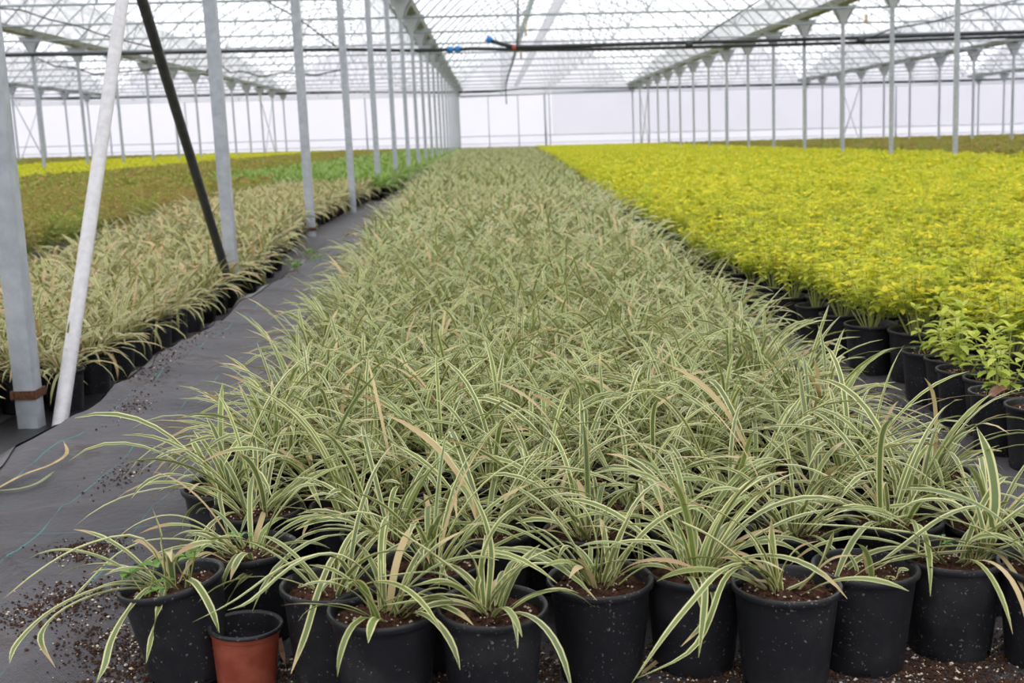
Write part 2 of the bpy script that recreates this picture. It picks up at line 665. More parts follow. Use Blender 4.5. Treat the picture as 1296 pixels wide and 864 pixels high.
ORD = ['endmost', 'second', 'third', 'fourth', 'fifth', 'sixth', 'seventh', 'eighth', 'ninth', 'tenth', 'eleventh', 'twelfth', 'thirteenth', 'fourteenth', 'fifteenth', 'sixteenth', 'seventeenth', 'eighteenth', 'nineteenth', 'twentieth']


def build_posts():
    # post = square hollow column > column, foot band, bracket
    def post_mesh(w, d, h, z0=0.0):
        mb = MB()
        mi = mb.slot('steel')
        b = w * 0.16
        ring = []
        for sx, sy, a0 in ((1, 1, 0), (-1, 1, 90), (-1, -1, 180), (1, -1, 270)):
            for a in (10, 45, 80):
                an = math.radians(a0 + a)
                ring.append((sx * (w / 2 - b) + b * math.cos(an), sy * (d / 2 - b) + b * math.sin(an)))
        n = len(ring)
        for z in (z0, h * 0.5, h):
            for (x, y) in ring:
                mb.v.append((x + LEAN * z, y, z))
        for i in range(2):
            for k in range(n):
                a = i * n + k
                bb = i * n + (k + 1) % n
                mb.face((a, bb, bb + n, a + n), mi)
        mb.face(tuple(2 * n + k for k in range(n)), mi)
        return auto(mb.mesh('column'), 35)

    col_me = post_mesh(0.088, 0.098, GUT_Z - 0.08)
    col_deep = post_mesh(0.088, 0.098, GUT_Z - 0.08, -0.152)
    # V-shaped bracket: folded plates carrying the gutter
    mb = MB()
    mi = mb.slot('gusset')
    zt, zb = GUT_Z - 0.02, GUT_Z - 0.50
    for y in (-0.055, 0.055):
        n = len(mb.v)
        prof = [(-0.055, zb), (0.055, zb), (0.13, zb + 0.22), (0.29, zt), (-0.29, zt), (-0.13, zb + 0.22)]
        for yy in (y - 0.006, y + 0.006):
            for (x, z) in prof:
                mb.v.append((x + LEAN * z, yy, z))
        k = len(prof)
        mb.face(tuple(n + i for i in range(k)), mi)
        mb.face(tuple(n + k + i for i in reversed(range(k))), mi)
        for i in range(k):
            a, b = n + i, n + (i + 1) % k
            mb.face((a, a + k, b + k, b), mi)
    for s in (-1, 1):
        mb.tube([(s * 0.05, 0, zb), (s * 0.33, 0, zt)], 0.03, 6, 'gusset', True, True)
    br_me = auto(mb.mesh('bracket', True))
    mb = MB()
    mb.box(-0.052, 0.052, -0.057, 0.057, 0.0, 0.035, 'rust')
    band_me = mb.mesh('rust_band', False)
    vis = {-2: 14, -1: 8, 0: 1, 1: 5, 2: 11, 3: 17}
    names = {-3: 'row at the side film past the golden strip', -2: 'row beyond the golden strip', -1: 'row among the bronze shrubs',
             0: 'row along the dirt path', 1: 'row edging the big golden bed',
             2: 'first row past the golden bed', 3: 'second row past the golden bed', 4: 'third row past the golden bed'}
    for j, n0 in vis.items():
        for n in range(n0, 21):
            y = (n + PH) * BAY
            zf = dip(y) if j == 0 else 0.0
            p = empty('greenhouse_post', (ROWS[j], y, 0))
            lab = 'grey steel post, %s from the end wall, %s' % (ORD[20 - n], names[j])
            if j == 0 and n == 1:
                lab = 'galvanised post with rusty foot band beside the foot of the pale brace'
            elif j == 0 and n == 2:
                lab = 'galvanised post with the black diagonal pipe ending at its foot'
            elif j == 0 and n == 3:
                lab = 'galvanised post next along the path after the braced one'
            elif n == 20:
                lab = 'grey steel post against the end wall, ' + names[j]
            tag(p, lab, 'post', 'greenhouse posts')
            obj('column', col_me if zf > -0.01 else col_deep, p)
            obj('bracket', br_me, p)
            if j == 0 and n <= 3:
                b = obj('rust_band', band_me, p, (0, 0, -0.02 if n < 3 else 0.06))
                b['label'] = 'rusty brown band around the post foot'
    # gutters
    for j in range(-3, 5):
        mb = MB()
        mi = mb.slot('gutter')
        prof = [(-0.20, 0.17), (-0.16, 0.02), (-0.11, 0.0), (0.11, 0.0), (0.16, 0.02), (0.20, 0.17), (0.19, 0.17), (0.10, 0.015), (-0.10, 0.015), (-0.19, 0.17)]
        k = len(prof)
        for y in (-22, END_Y):
            for (x, z) in prof:
                mb.v.append(sh((ROWS[j] + x, y, GUT_Z - 0.02 + z)))
        for i in range(k):
            mb.face((i, (i + 1) % k, k + (i + 1) % k, k + i), mi)
        o = obj('roof_gutter', mb.mesh('roof_gutter', False))
        side = {-3: 'along the side film past the golden strip', -2: 'over the row beyond the golden strip', -1: 'over the row among the bronze shrubs', 0: 'above the posts along the dirt path',
                1: 'above the posts edging the golden bed', 2: 'over the first row past the golden bed', 3: 'over the second row past the golden bed', 4: 'along the side film past the bronze shrubs'}[j]
        tag(o, 'long grey steel roof gutter ' + side, 'gutter')


build_posts()


def build_trusses():
    Z_T = 3.79
    n = 20
    mb = MB()
    mb.tube([(t / n * SPAN, 0, arch_z(t / n)) for t in range(n + 1)], 0.027, 6, 'truss', True, True)
    arch_me = mb.mesh('arch')
    hoop_mb = MB()
    hoop_mb.tube([(t / n * SPAN, 0, arch_z(t / n)) for t in range(n + 1)], 0.021, 6, 'truss', True, True)
    hoop_me = hoop_mb.mesh('roof_hoop')
    mb = MB()
    mb.tube([(0, 0, Z_T), (SPAN, 0, Z_T)], 0.026, 6, 'truss', True, True)
    tie_me = mb.mesh('tie_bar')
    mb = MB()
    seq = [0.0, 0.13, 0.25, 0.375, 0.5, 0.625, 0.75, 0.87, 1.0]
    for i in range(8):
        a, b = seq[i], seq[i + 1]
        if i % 2 == 0:
            mb.tube([(a * SPAN, 0, Z_T), (b * SPAN, 0, arch_z(b))], 0.013, 5, 'truss', False, True)
        else:
            mb.tube([(a * SPAN, 0, arch_z(a)), (b * SPAN, 0, Z_T)], 0.013, 5, 'truss', False, True)
    for a in (0.25, 0.5, 0.75):
        mb.tube([(a * SPAN, 0, Z_T), (a * SPAN, 0, arch_z(a))], 0.011, 5, 'truss', False, True)
    web_me = mb.mesh('web_brace')
    sp = {-3: 'outer span past the golden strip', -2: 'span over the golden strip', -1: 'span over the bronze shrubs', 0: 'span over grass and golden beds',
          1: 'first span past the golden bed', 2: 'second span past the golden bed', 3: 'third span past the golden bed'}
    for j in range(-3, 4):
        for k in range(4, 21):
            y = (k + PH) * BAY
            zmax = arch_z(0.5)
            xs = [ROWS[j] + SPAN * q for q in (0, .25, .5, .75, 1)]
            if not any(in_view(x, y, z, 60, 25) for x in xs for z in (Z_T, 4.6)):
                continue
            p = empty('roof_truss', (ROWS[j], y, 0))
            lab = '%s roof truss from the end wall, %s' % (ORD[20 - k], sp[j])
            if k == 9:
                lab = 'roof truss carrying the black irrigation pipe, %s' % sp[j]
            elif k == 20:
                lab = 'roof truss against the white end wall, %s' % sp[j]
            tag(p, lab, 'truss', 'roof trusses')
            obj('arch', arch_me, p)
            obj('tie_bar', tie_me, p)
            obj('web_brace', web_me, p)
        for k in range(6, 20):
            y = (k + 0.5 + PH) * BAY
            xs = [ROWS[j] + SPAN * q for q in (0, .25, .5, .75, 1)]
            if not any(in_view(x, y, 4.8, 40, 15) for x in xs):
                continue
            o = obj('roof_hoop', hoop_me, None, (ROWS[j], y, 0))
            tag(o, '%s plain roof hoop from the end wall, %s' % (ORD[19 - k], sp[j]), 'hoop', 'roof hoops')
        for t, tl in ((0.22, 'on the pathward slope'), (0.5, 'at the ridge'), (0.78, 'on the outward slope')) if j >= 0 else ((0.22, 'on the outward slope'), (0.5, 'at the ridge'), (0.78, 'on the pathward slope')):
            mb = MB()
            mb.tube([(ROWS[j] + SPAN * t, 14, arch_z(t) - 0.05), (ROWS[j] + SPAN * t, END_Y, arch_z(t) - 0.05)], 0.018, 5, 'truss', True, True)
            o = obj('purlin', mb.mesh('purlin'))
            tag(o, 'thin purlin %s, %s' % (tl, sp[j]), 'purlin', 'roof purlins')


build_trusses()


def build_pipes():
    Y9 = (9 + PH) * BAY

    def px(pts, Y):
        return [tuple(at_y(x, y, Y)) for x, y in pts]

    # main irrigation pipe, slung under the tie bars of one truss line
    base = empty('irrigation_pipe', (0, Y9 - 0.12, 0))
    tag(base, 'black irrigation pipe hung across all the spans, with blue couplings', 'pipe')

    def part(nm, pts, r, mat, seg=8):
        mb = MB()
        mb.tube([(p[0], p[1] - (Y9 - 0.12), p[2]) for p in pts], r, seg, mat)
        return obj(nm, mb.mesh(nm), base)
    main = px([(-160, 72), (0, 70), (140, 68), (285, 65), (432, 62.5), (520, 64), (565, 63), (600, 61.5), (640, 62.5), (720, 63), (800, 61.5), (864, 60), (980, 57), (1080, 54), (1180, 50), (1296, 46), (1460, 40)], Y9 - 0.12)
    part('pipe_run', main, 0.052, 'black_pipe')
    up = px([(617, 50), (632, 55), (650, 59.5), (680, 59.5), (760, 57), (864, 54), (980, 51), (1080, 48), (1180, 44.5), (1296, 40.5), (1460, 34)], Y9 - 0.14)
    part('pipe_run', up, 0.062, 'black_pipe')
    for (x, y) in ((570, 63), (579, 62.3)):
        part('coupling', px([(x - 3.4, y), (x + 3.4, y - .2)], Y9 - 0.12), 0.095, 'blue', 10)
    part('end_valve', px([(616, 48), (622, 52)], Y9 - 0.14), 0.10, 'blue', 10)
    part('clamp', px([(648, 60.5), (653, 60.5)], Y9 - 0.14), 0.085, 'red_dot', 8)
    for x, y in ((872, 57), (1089, 51)):
        part('clamp', px([(x - 4, y), (x + 4, y - .2)], Y9 - 0.14), 0.11, 'black_pipe', 8)
    # feed hose from the roof
    mb = MB()
    mb.tube(px([(657, -60), (656, -10), (655, 20), (655.5, 45), (654, 61)], Y9 - 0.14), 0.03, 6, 'black_pipe')
    mb.tube(px([(652, 62), (649, 80), (643, 97), (640, 112), (641, 132)], Y9 - 0.10), 0.017, 6, 'black_pipe')
    tag(obj('feed_hose', mb.mesh('feed_hose')), 'thin black feed hose dropping from the roof to the irrigation pipe', 'hose')
    for i, (x, y0, y1) in enumerate(((665, 30, 46), (659, 62, 74), (1007, 50, 56), (1096, 18, 30))):
        ys_ = Y9 if i < 3 else (7 + PH) * BAY + 0.1
        mb = MB()
        mb.tube(px([(x, y0 - 14), (x + 0.5, y0)], ys_ - 0.1), 0.008, 5, 'string')
        mb.tube(px([(x, y0), (x + 0.6, y1)], ys_ - 0.1), [0.045, 0.03], 6, 'string')
        tag(obj('hanging_string', mb.mesh('hanging_string')), 'knotted tan string hanging beside the black irrigation pipe', 'string', 'tan strings at the pipe')
    # far pipe, sagging along the end wall
    mb = MB()
    far = [(-120, 126), (0, 124), (60, 124.5), (130, 124), (220, 122), (300, 120), (380, 117.5), (450, 117), (530, 116.5), (585, 117), (620, 115.5), (660, 112.5), (720, 111.5), (780, 111), (840, 110.5), (930, 108), (1000, 107), (1060, 107), (1120, 104), (1200, 102.5), (1296, 99), (1420, 96)]
    mb.tube(px(far, END_Y - 2.0), 0.075, 6, 'black_pipe')
    tag(obj('far_pipe', mb.mesh('far_pipe')), 'sagging black pipe strung in front of the white end wall', 'pipe')
    # loose cables under the roof
    cabs = [([(-40, 9), (0, 10.5), (28, 13), (60, 24), (102, 34), (125, 43), (160, 52), (205, 63)], 26.0, 'thin black cable swinging down beside the pale brace'),
            ([(325, -12), (345, 6), (372, 20), (392, 34), (408, 46), (424, 58)], 28.0, 'thin black cable swinging down behind the path posts'),
            ([(48, 74), (70, 84), (96, 86), (118, 94), (145, 92), (190, 88)], (11 + PH) * BAY, 'slack black cable below the pipe near the bronze shrubs'),
            ([(880, 55), (905, 36), (940, 14), (975, -8)], 30.0, 'thin black cable rising from the pipe to the roof'),
            ([(1090, 52), (1130, 36), (1180, 28), (1230, 14), (1296, -2)], 30.0, 'thin black cable rising over the golden shrub bed'),
            ([(270, 76), (292, 92), (306, 90), (330, 97), (360, 92), (400, 95), (424, 90)], (12 + PH) * BAY, 'slack cable sagging from far truss to truss')]
    for pts, Y, lab in cabs:
        mb = MB()
        Q = px(pts, Y)
        if Y > 40:
            Q = [(Q[0][0] - .3, Y, 3.79)] + Q + [(Q[-1][0] + .3, Y, 3.79)]
        mb.tube(Q, 0.016 * Y / 26, 5, 'black_pipe')
        tag(obj('cable', mb.mesh('cable')), lab, 'cable')
    # pale lengthwise air duct under the roof
    mb = MB()
    n = 9
    mb.tube([(1.87, y, 4.42) for y in np.linspace(20, END_Y - 1, n)], 0.14, 10, 'duct')
    tag(obj('air_duct', mb.mesh('air_duct')), 'long pale grey air duct running under the roof over the grass bed', 'duct')
    # crossed braces at the first bay of the path row
    X = ROWS[0]
    a = at_x(78, 523, X + 0.12)
    b = at_x(155, 0, X + 0.10)
    d = (b - a) / (b[2] - a[2])
    a = a - d * (a[2] + 0.15)
    e = a + d * 4.0
    mb = MB()
    mb.tube([tuple(a), tuple(e)], 0.0315, 14, 'steel_pale')
    tag(obj('diagonal_brace', auto(mb.mesh('diagonal_brace'))), 'pale galvanised diagonal pipe leaning up beside the post with rusty foot', 'brace')
    a = at_x(297, 380, X + 0.08)
    b = at_x(180, 0, X + 0.08)
    d = (b - a) / (b[2] - a[2])
    a = a - d * (a[2] + 0.15)
    e = a + d * 3.5
    mb = MB()
    mb.tube([tuple(a), tuple(e)], 0.030, 14, 'dark_pipe')
    tag(obj('diagonal_brace', auto(mb.mesh('diagonal_brace'))), 'black diagonal pipe running down to the foot of the second path post', 'brace')
    # far wind braces
    for (j, k, lab) in ((-2, 16, 'thin crossed wind braces in the row left beyond the golden shrubs'), (2, 17, 'thin crossed wind braces in the row past the golden bed'), (1, 18, 'thin crossed wind braces near the end of the golden bed row'), (-1, 18, 'thin crossed wind braces near the end of the bronze shrub row')):
        y0, y1 = (k + PH) * BAY, (k + 1 + PH) * BAY
        p = empty('wind_brace', (ROWS[j], y0, 0))
        tag(p, lab, 'brace')
        for s in (0, 1):
            mb = MB()
            za, zb = (0.1, 3.6) if s == 0 else (3.6, 0.1)
            mb.tube([(0, 0, za), (0, y1 - y0, zb)], 0.025, 5, 'truss', True, True)
            obj('rod', mb.mesh('rod'), p)


build_pipes()


# ------------------------------------------------------------------ plants: blades and leaves
def blade_line(az, L, e0, bend, pw, n, base=(0, 0, 0), side=0.0):
    pts = [Vector(base)]
    p = Vector(base)
    ds = L / n
    for i in range(n):
        s = (i + 0.5) / n
        el = e0 - bend * s ** pw
        a = az + side * s
        p = p + Vector((math.cos(a) * math.cos(el), math.sin(a) * math.cos(el), math.sin(el))) * ds
        if i > 0:
            rr = math.hypot(p.x, p.y)
            if rr < 0.106 and p.z < POT_H + 0.004:
                p.z = max(p.z, (POT_H + 0.004) if rr > 0.06 else SOIL_Z + 0.004)
        pts.append(p.copy())
    return pts


def add_blade(mb, pts, w, tone, mat='grass', fold=0.25, cols=3, twist=0.0, tip=0.75):
    mi = mb.slot(mat)
    n = len(pts) - 1
    n0 = len(mb.v)
    for i, p in enumerate(pts):
        s = i / n
        t = (pts[min(i + 1, n)] - pts[max(i - 1, 0)]).normalized()
        h = Vector((t.x, t.y, 0))
        if h.length < 1e-4:
            h = Vector((1, 0, 0))
        sd = Vector((-h.y, h.x, 0)).normalized()
        nr = sd.cross(t).normalized()
        if nr.z < 0:
            nr = -nr
        if twist:
            a = twist * s
            sd, nr = sd * math.cos(a) + nr * math.sin(a), nr * math.cos(a) - sd * math.sin(a)
        ww = w * min(1.0, 0.62 + 1.6 * s) * (1.0 if s < tip else max(0.06, 1 - ((s - tip) / (1 - tip)) ** 1.6)) * 0.5
        if cols == 3:
            mb.v.append(tuple(p - sd * ww + nr * ww * fold))
            mb.v.append(tuple(p))
            mb.v.append(tuple(p + sd * ww + nr * ww * fold))
        else:
            mb.v.append(tuple(p - sd * ww))
            mb.v.append(tuple(p + sd * ww))
    c = cols
    for i in range(n):
        for k in range(c - 1):
            a = n0 + i * c + k
            u0, u1 = k / (c - 1), (k + 1) / (c - 1)
            mb.face((a, a + 1, a + c + 1, a + c), mi, [(u0, i / n), (u1, i / n), (u1, (i + 1) / n), (u0, (i + 1) / n)], tone)


def rand_tone(rg, dry_p=0.07, tip_p=0.3):
    q = rg.random()
    if q < dry_p:
        d = 1.2 - rg.random() * 0.3
    elif q < dry_p + tip_p:
        d = 0.08 + 0.25 * rg.random()
    else:
        d = 0.0
    return (rg.random(), d, rg.random() ** 2, 1)


def random_blade(rg, lo=0.15, hi=0.37, spread=1.0, r0=0.028):
    az = rg.uniform(0, 2 * math.pi)
    inner = rg.random()
    L = rg.uniform(lo, hi)
    e0 = math.radians(87 - spread * (12 + 52 * inner) + rg.uniform(-6, 6))
    bend = math.radians(rg.uniform(30, 88) + 60 * inner * rg.random() + 45 * max(0, (L - 0.3) / 0.15) * inner)
    pw = rg.uniform(1.0, 1.9)
    rr = r0 * math.sqrt(rg.random())
    a2 = az + rg.uniform(-0.9, 0.9)
    return dict(az=az, L=L, e0=e0, bend=bend, pw=pw, base=(rr * math.cos(a2), rr * math.sin(a2), 0.0), side=rg.uniform(-0.5, 0.5))


POT_H = 0.190
SOIL_Z = 0.168


def grass_mesh(seed, nblades, nseg, cols, w, name='foliage', pot=False, lo=0.14, hi=0.37, mat='grass', spread=1.0, dry=0.035):
    rg = random.Random(seed)
    mb = MB()
    mb.slot(mat)
    for i in range(nblades):
        q = random_blade(rg, lo, hi, spread)
        b = q['base']
        pts = blade_line(q['az'], q['L'], q['e0'], q['bend'], q['pw'], nseg, (b[0], b[1], SOIL_Z - 0.006), q['side'])
        add_blade(mb, pts, w * rg.uniform(0.65, 1.15), rand_tone(rg, dry), mat, 0.28, cols, rg.uniform(-0.9, 0.9))
    if pot:
        mb.lathe([(0.0, 0.0), (0.074, 0.0), (0.092, 0.178), (0.097, 0.178), (0.097, POT_H), (0.088, POT_H), (0.086, SOIL_Z), (0.0, SOIL_Z)], 8, 'pot')
    return mb.mesh(name)


def pot_mesh(seg=40, notch=True, h=POT_H, rb=0.0745, rt=0.0925, rim=0.0985):
    mb = MB()
    prof = [(0.0, 0.004), (rb - 0.006, 0.004), (rb - 0.001, 0.0), (rb, 0.004), (rb + 0.0012, 0.016), (rb + (rt - rb) * 0.86, h - 0.026), (rt - 0.0008, h - 0.014),
            (rt + 0.0005, h - 0.0125), (rim - 0.001, h - 0.0115), (rim, h - 0.008), (rim, h - 0.003), (rim - 0.0015, h - 0.0004), (rim - 0.004, h), (rt - 0.0015, h - 0.0015),
            (rt - 0.0035, h - 0.006), (rb - 0.004, 0.006), (0.0, 0.006)]
    skip = set()
    if notch and seg >= 32:
        for q in range(4):
            k0 = q * seg // 4 + 3
            skip |= {(3, k0), (3, k0 + 1)}
    mb.lathe(prof, seg, 'pot', skip=skip)
    return auto(mb.mesh('pot'), 50)


def soil_mesh(seed, r=0.0885, z=SOIL_Z, hi=True):
    rg = random.Random(seed)
    mb = MB()
    mi = mb.slot('soil')
    rings, seg = (7, 22) if hi else (2, 12)
    n0 = len(mb.v)
    mb.v.append((0, 0, z + 0.008))
    for i in range(1, rings + 1):
        for k in range(seg):
            a = 2 * math.pi * (k + 0.5 * (i % 2)) / seg
            rr = r * i / rings
            dz = (rg.uniform(-0.005, 0.006) if hi else 0.0) if i < rings else -0.003
            mb.v.append((rr * math.cos(a), rr * math.sin(a), z + 0.006 * (1 - (i / rings) ** 2) + dz))
    for k in range(seg):
        mb.face((n0, n0 + 1 + k, n0 + 1 + (k + 1) % seg), mi)
    for i in range(1, rings):
        for k in range(seg):
            a = n0 + 1 + (i - 1) * seg + k
            b = n0 + 1 + (i - 1) * seg + (k + 1) % seg
            mb.face((a, a + seg, b + seg, b), mi)
    return mb.mesh('soil')


def add_lump(mb, c, r, rg, mat):
    mi = mb.slot(mat)
    n = len(mb.v)
    for (x, y, z) in ((1, 0, 0), (0, 1, 0), (-1, 0, 0), (0, -1, 0), (0, 0, 1), (0, 0, -1)):
        q = r * rg.uniform(0.65, 1.25)
        a = rg.uniform(-0.3, 0.3)
        mb.v.append((c[0] + (x + a * y) * q, c[1] + (y - a * x) * q, c[2] + z * q * 0.8))
    for q in ((0, 1, 4), (1, 2, 4), (2, 3, 4), (3, 0, 4), (1, 0, 5), (2, 1, 5), (3, 2, 5), (0, 3, 5)):
        mb.face(tuple(n + i for i in q), mi)


def crumbs_mesh(seed, r=0.084, z=SOIL_Z, n1=70, n2=110):
    rg = random.Random(seed)
    mb = MB()
    for i in range(n1 + n2):
        a = rg.uniform(0, 6.283)
        rr = r * math.sqrt(rg.random())
        zz = z + 0.006 * (1 - (rr / r) ** 2) + 0.002
        if i < n1:
            add_lump(mb, (rr * math.cos(a), rr * math.sin(a), zz), rg.uniform(0.0012, 0.0034), rg, 'perlite')
        else:
            add_lump(mb, (rr * math.cos(a), rr * math.sin(a), zz), rg.uniform(0.002, 0.006), rg, 'crumb')
    return mb.mesh('perlite_crumbs', False)


# leafy shrubs ---------------------------------------------------------------
def add_leaf(mb, p, d, nrm, L, W, tone, mat, simple=False):
    mi = mb.slot(mat)
    d = d.normalized()
    s = d.cross(nrm)
    if s.length < 1e-4:
        s = Vector((1, 0, 0))
    s.normalize()
    up = s.cross(d).normalized()
    n = len(mb.v)
    if simple:
        for q in (p, p + d * L * 0.5 - s * W * 0.5 + up * W * 0.12, p + d * L - up * L * 0.12, p + d * L * 0.5 + s * W * 0.5 + up * W * 0.12):
            mb.v.append(tuple(q))
        mb.face((n, n + 1, n + 2), mi, [(0, 0), (0, .5), (.5, 1)], tone)
        mb.face((n, n + 2, n + 3), mi, [(0, 0), (0.5, 1), (1, .5)], tone)
    else:
        k = up * W * 0.16
        pts = [p, p + d * L * .3 - s * W * .42 + k, p + d * L * .3, p + d * L * .3 + s * W * .42 + k,
               p + d * L * .65 - s * W * .38 + k - up * L * .04, p + d * L * .65 - up * L * .06, p + d * L * .65 + s * W * .38 + k - up * L * .04, p + d * L - up * L * .16]
        for q in pts:
            mb.v.append(tuple(q))
        uv = [(.5, .5)]
        for f in ((0, 2, 1), (0, 3, 2), (1, 2, 5, 4), (2, 3, 6, 5), (4, 5, 7), (5, 6, 7)):
            mb.face(tuple(n + i for i in f), mi, uv * len(f), tone)


def shrub_mesh(seed, mat, nst, whorls, L, W, h, spread, base_z, simple=True, pot=False, lower=0.5, per=4, name='foliage', low_green=0.8, stem=True, bias=None):
    rg = random.Random(seed)
    mb = MB()
    mb.slot(mat)
    for i in range(nst):
        az = rg.uniform(0, 6.283)
        lean = spread * math.sqrt(rg.random())
        top = Vector((math.cos(az) * lean, math.sin(az) * lean, base_z + h * rg.uniform(0.72, 1.05) * (1 - 0.35 * (lean / spread) ** 2)))
        bot = Vector((math.cos(az) * lean * 0.15, math.sin(az) * lean * 0.15, base_z - 0.01))
        if stem:
            mb.tube([tuple(bot), tuple((bot + top) * 0.5 + Vector((rg.uniform(-.01, .01), rg.uniform(-.01, .01), 0))), tuple(top)], [0.003, 0.0022, 0.0012], 4, 'stem', False)
        for k in range(whorls):
            s = 1 - (k / max(1, whorls - 1)) * (1 - lower) if whorls > 1 else 1.0
            p = bot.lerp(top, s)
            a0 = rg.uniform(0, 6.283)
            m = per + (2 if k == 0 else 0)
            for q in range(m):
                a = a0 + q * 6.283 / m + rg.uniform(-.3, .3)
                el = rg.uniform(0.15, 0.95) if k == 0 else rg.uniform(-0.35, 0.5)
                d = Vector((math.cos(a) * math.cos(el), math.sin(a) * math.cos(el), math.sin(el)))
                l_ = L * rg.uniform(0.7, 1.2) * (0.8 if k == 0 else 1.0)
                g = (low_green * (k / max(1, whorls - 1))) * rg.uniform(0.5, 1.0) if whorls > 1 else 0
                add_leaf(mb, p, d, Vector((0, 0, 1)), l_, W * l_ / L, (rg.random() if bias is None else min(1, max(0, bias + rg.uniform(-.3, .3))), max(g, 0.7 * rg.random() ** 2.5), rg.random(), 1), mat, simple)
    if pot:
        mb.lathe([(0.0, 0.0), (0.074, 0.0), (0.092, 0.178), (0.097, 0.178), (0.097, POT_H), (0.088, POT_H), (0.086, SOIL_Z), (0.0, SOIL_Z)], 8, 'pot')
    return mb.mesh(name)


# ------------------------------------------------------------------ scatter for what is past counting
def scatter(name, pts, protos, label, cat, smin=0.85, smax=1.15, seed=1, tilt=0.06):
    rs = np.random.RandomState(seed)
    n = len(pts)
    me = bpy.data.meshes.new(name)
    me.from_pydata([tuple(p) for p in pts], [], [])
    a = me.attributes.new('turn', 'FLOAT_VECTOR', 'POINT')
    rot = np.stack([rs.uniform(-tilt, tilt, n), rs.uniform(-tilt, tilt, n), rs.uniform(0, 6.283, n)], 1).astype(np.float32)
    a.data.foreach_set('vector', rot.ravel())
    a = me.attributes.new('size', 'FLOAT', 'POINT')
    a.data.foreach_set('value', rs.uniform(smin, smax, n).astype(np.float32))
    a = me.attributes.new('pick', 'INT', 'POINT')
    a.data.foreach_set('value', rs.randint(0, len(protos), n).astype(np.int32))
    c = bpy.data.collections.new(name + '_kinds')
    for i, pm in enumerate(protos):
        c.objects.link(bpy.data.objects.new(name + '_kind', pm))
    o = obj(name, me)
    ng = bpy.data.node_groups.new(name + '_nodes', 'GeometryNodeTree')
    ng.interface.new_socket('Geometry', in_out='INPUT', socket_type='NodeSocketGeometry')
    ng.interface.new_socket('Geometry', in_out='OUTPUT', socket_type='NodeSocketGeometry')
    gi, go = ng.nodes.new('NodeGroupInput'), ng.nodes.new('NodeGroupOutput')
    ip = ng.nodes.new('GeometryNodeInstanceOnPoints')
    ci = ng.nodes.new('GeometryNodeCollectionInfo')
    ci.inputs['Collection'].default_value = c
    ci.inputs['Separate Children'].default_value = True
    ci.inputs['Reset Children'].default_value = True

    def na(nm, t):
        q = ng.nodes.new('GeometryNodeInputNamedAttribute')
        q.data_type = t
        q.inputs['Name'].default_value = nm
        return [s for s in q.outputs if s.enabled and s.name == 'Attribute'][0]
    er = ng.nodes.new('FunctionNodeEulerToRotation')
    L = ng.links.new
    L(na('turn', 'FLOAT_VECTOR'), er.inputs[0])
    L(gi.outputs[0], ip.inputs['Points'])
    L(ci.outputs[0], ip.inputs['Instance'])
    ip.inputs['Pick Instance'].default_value = True
    L(na('pick', 'INT'), ip.inputs['Instance Index'])
    L(er.outputs[0], ip.inputs['Rotation'])
    L(na('size', 'FLOAT'), ip.inputs['Scale'])
    L(ip.outputs[0], go.inputs[0])
    md = o.modifiers.new('scatter', 'NODES')
    md.node_group = ng
    tag(o, label, cat, None, 'stuff')
    return o


# ------------------------------------------------------------------ the front pots, one by one
POT_HI = pot_mesh(48)
POT_MID = pot_mesh(24, False)
SOILS = [soil_mesh(10 + i) for i in range(4)]
SOIL_LO = [soil_mesh(20 + i, hi=False) for i in range(2)]
CRUMBS = [crumbs_mesh(30 + i) for i in range(4)]

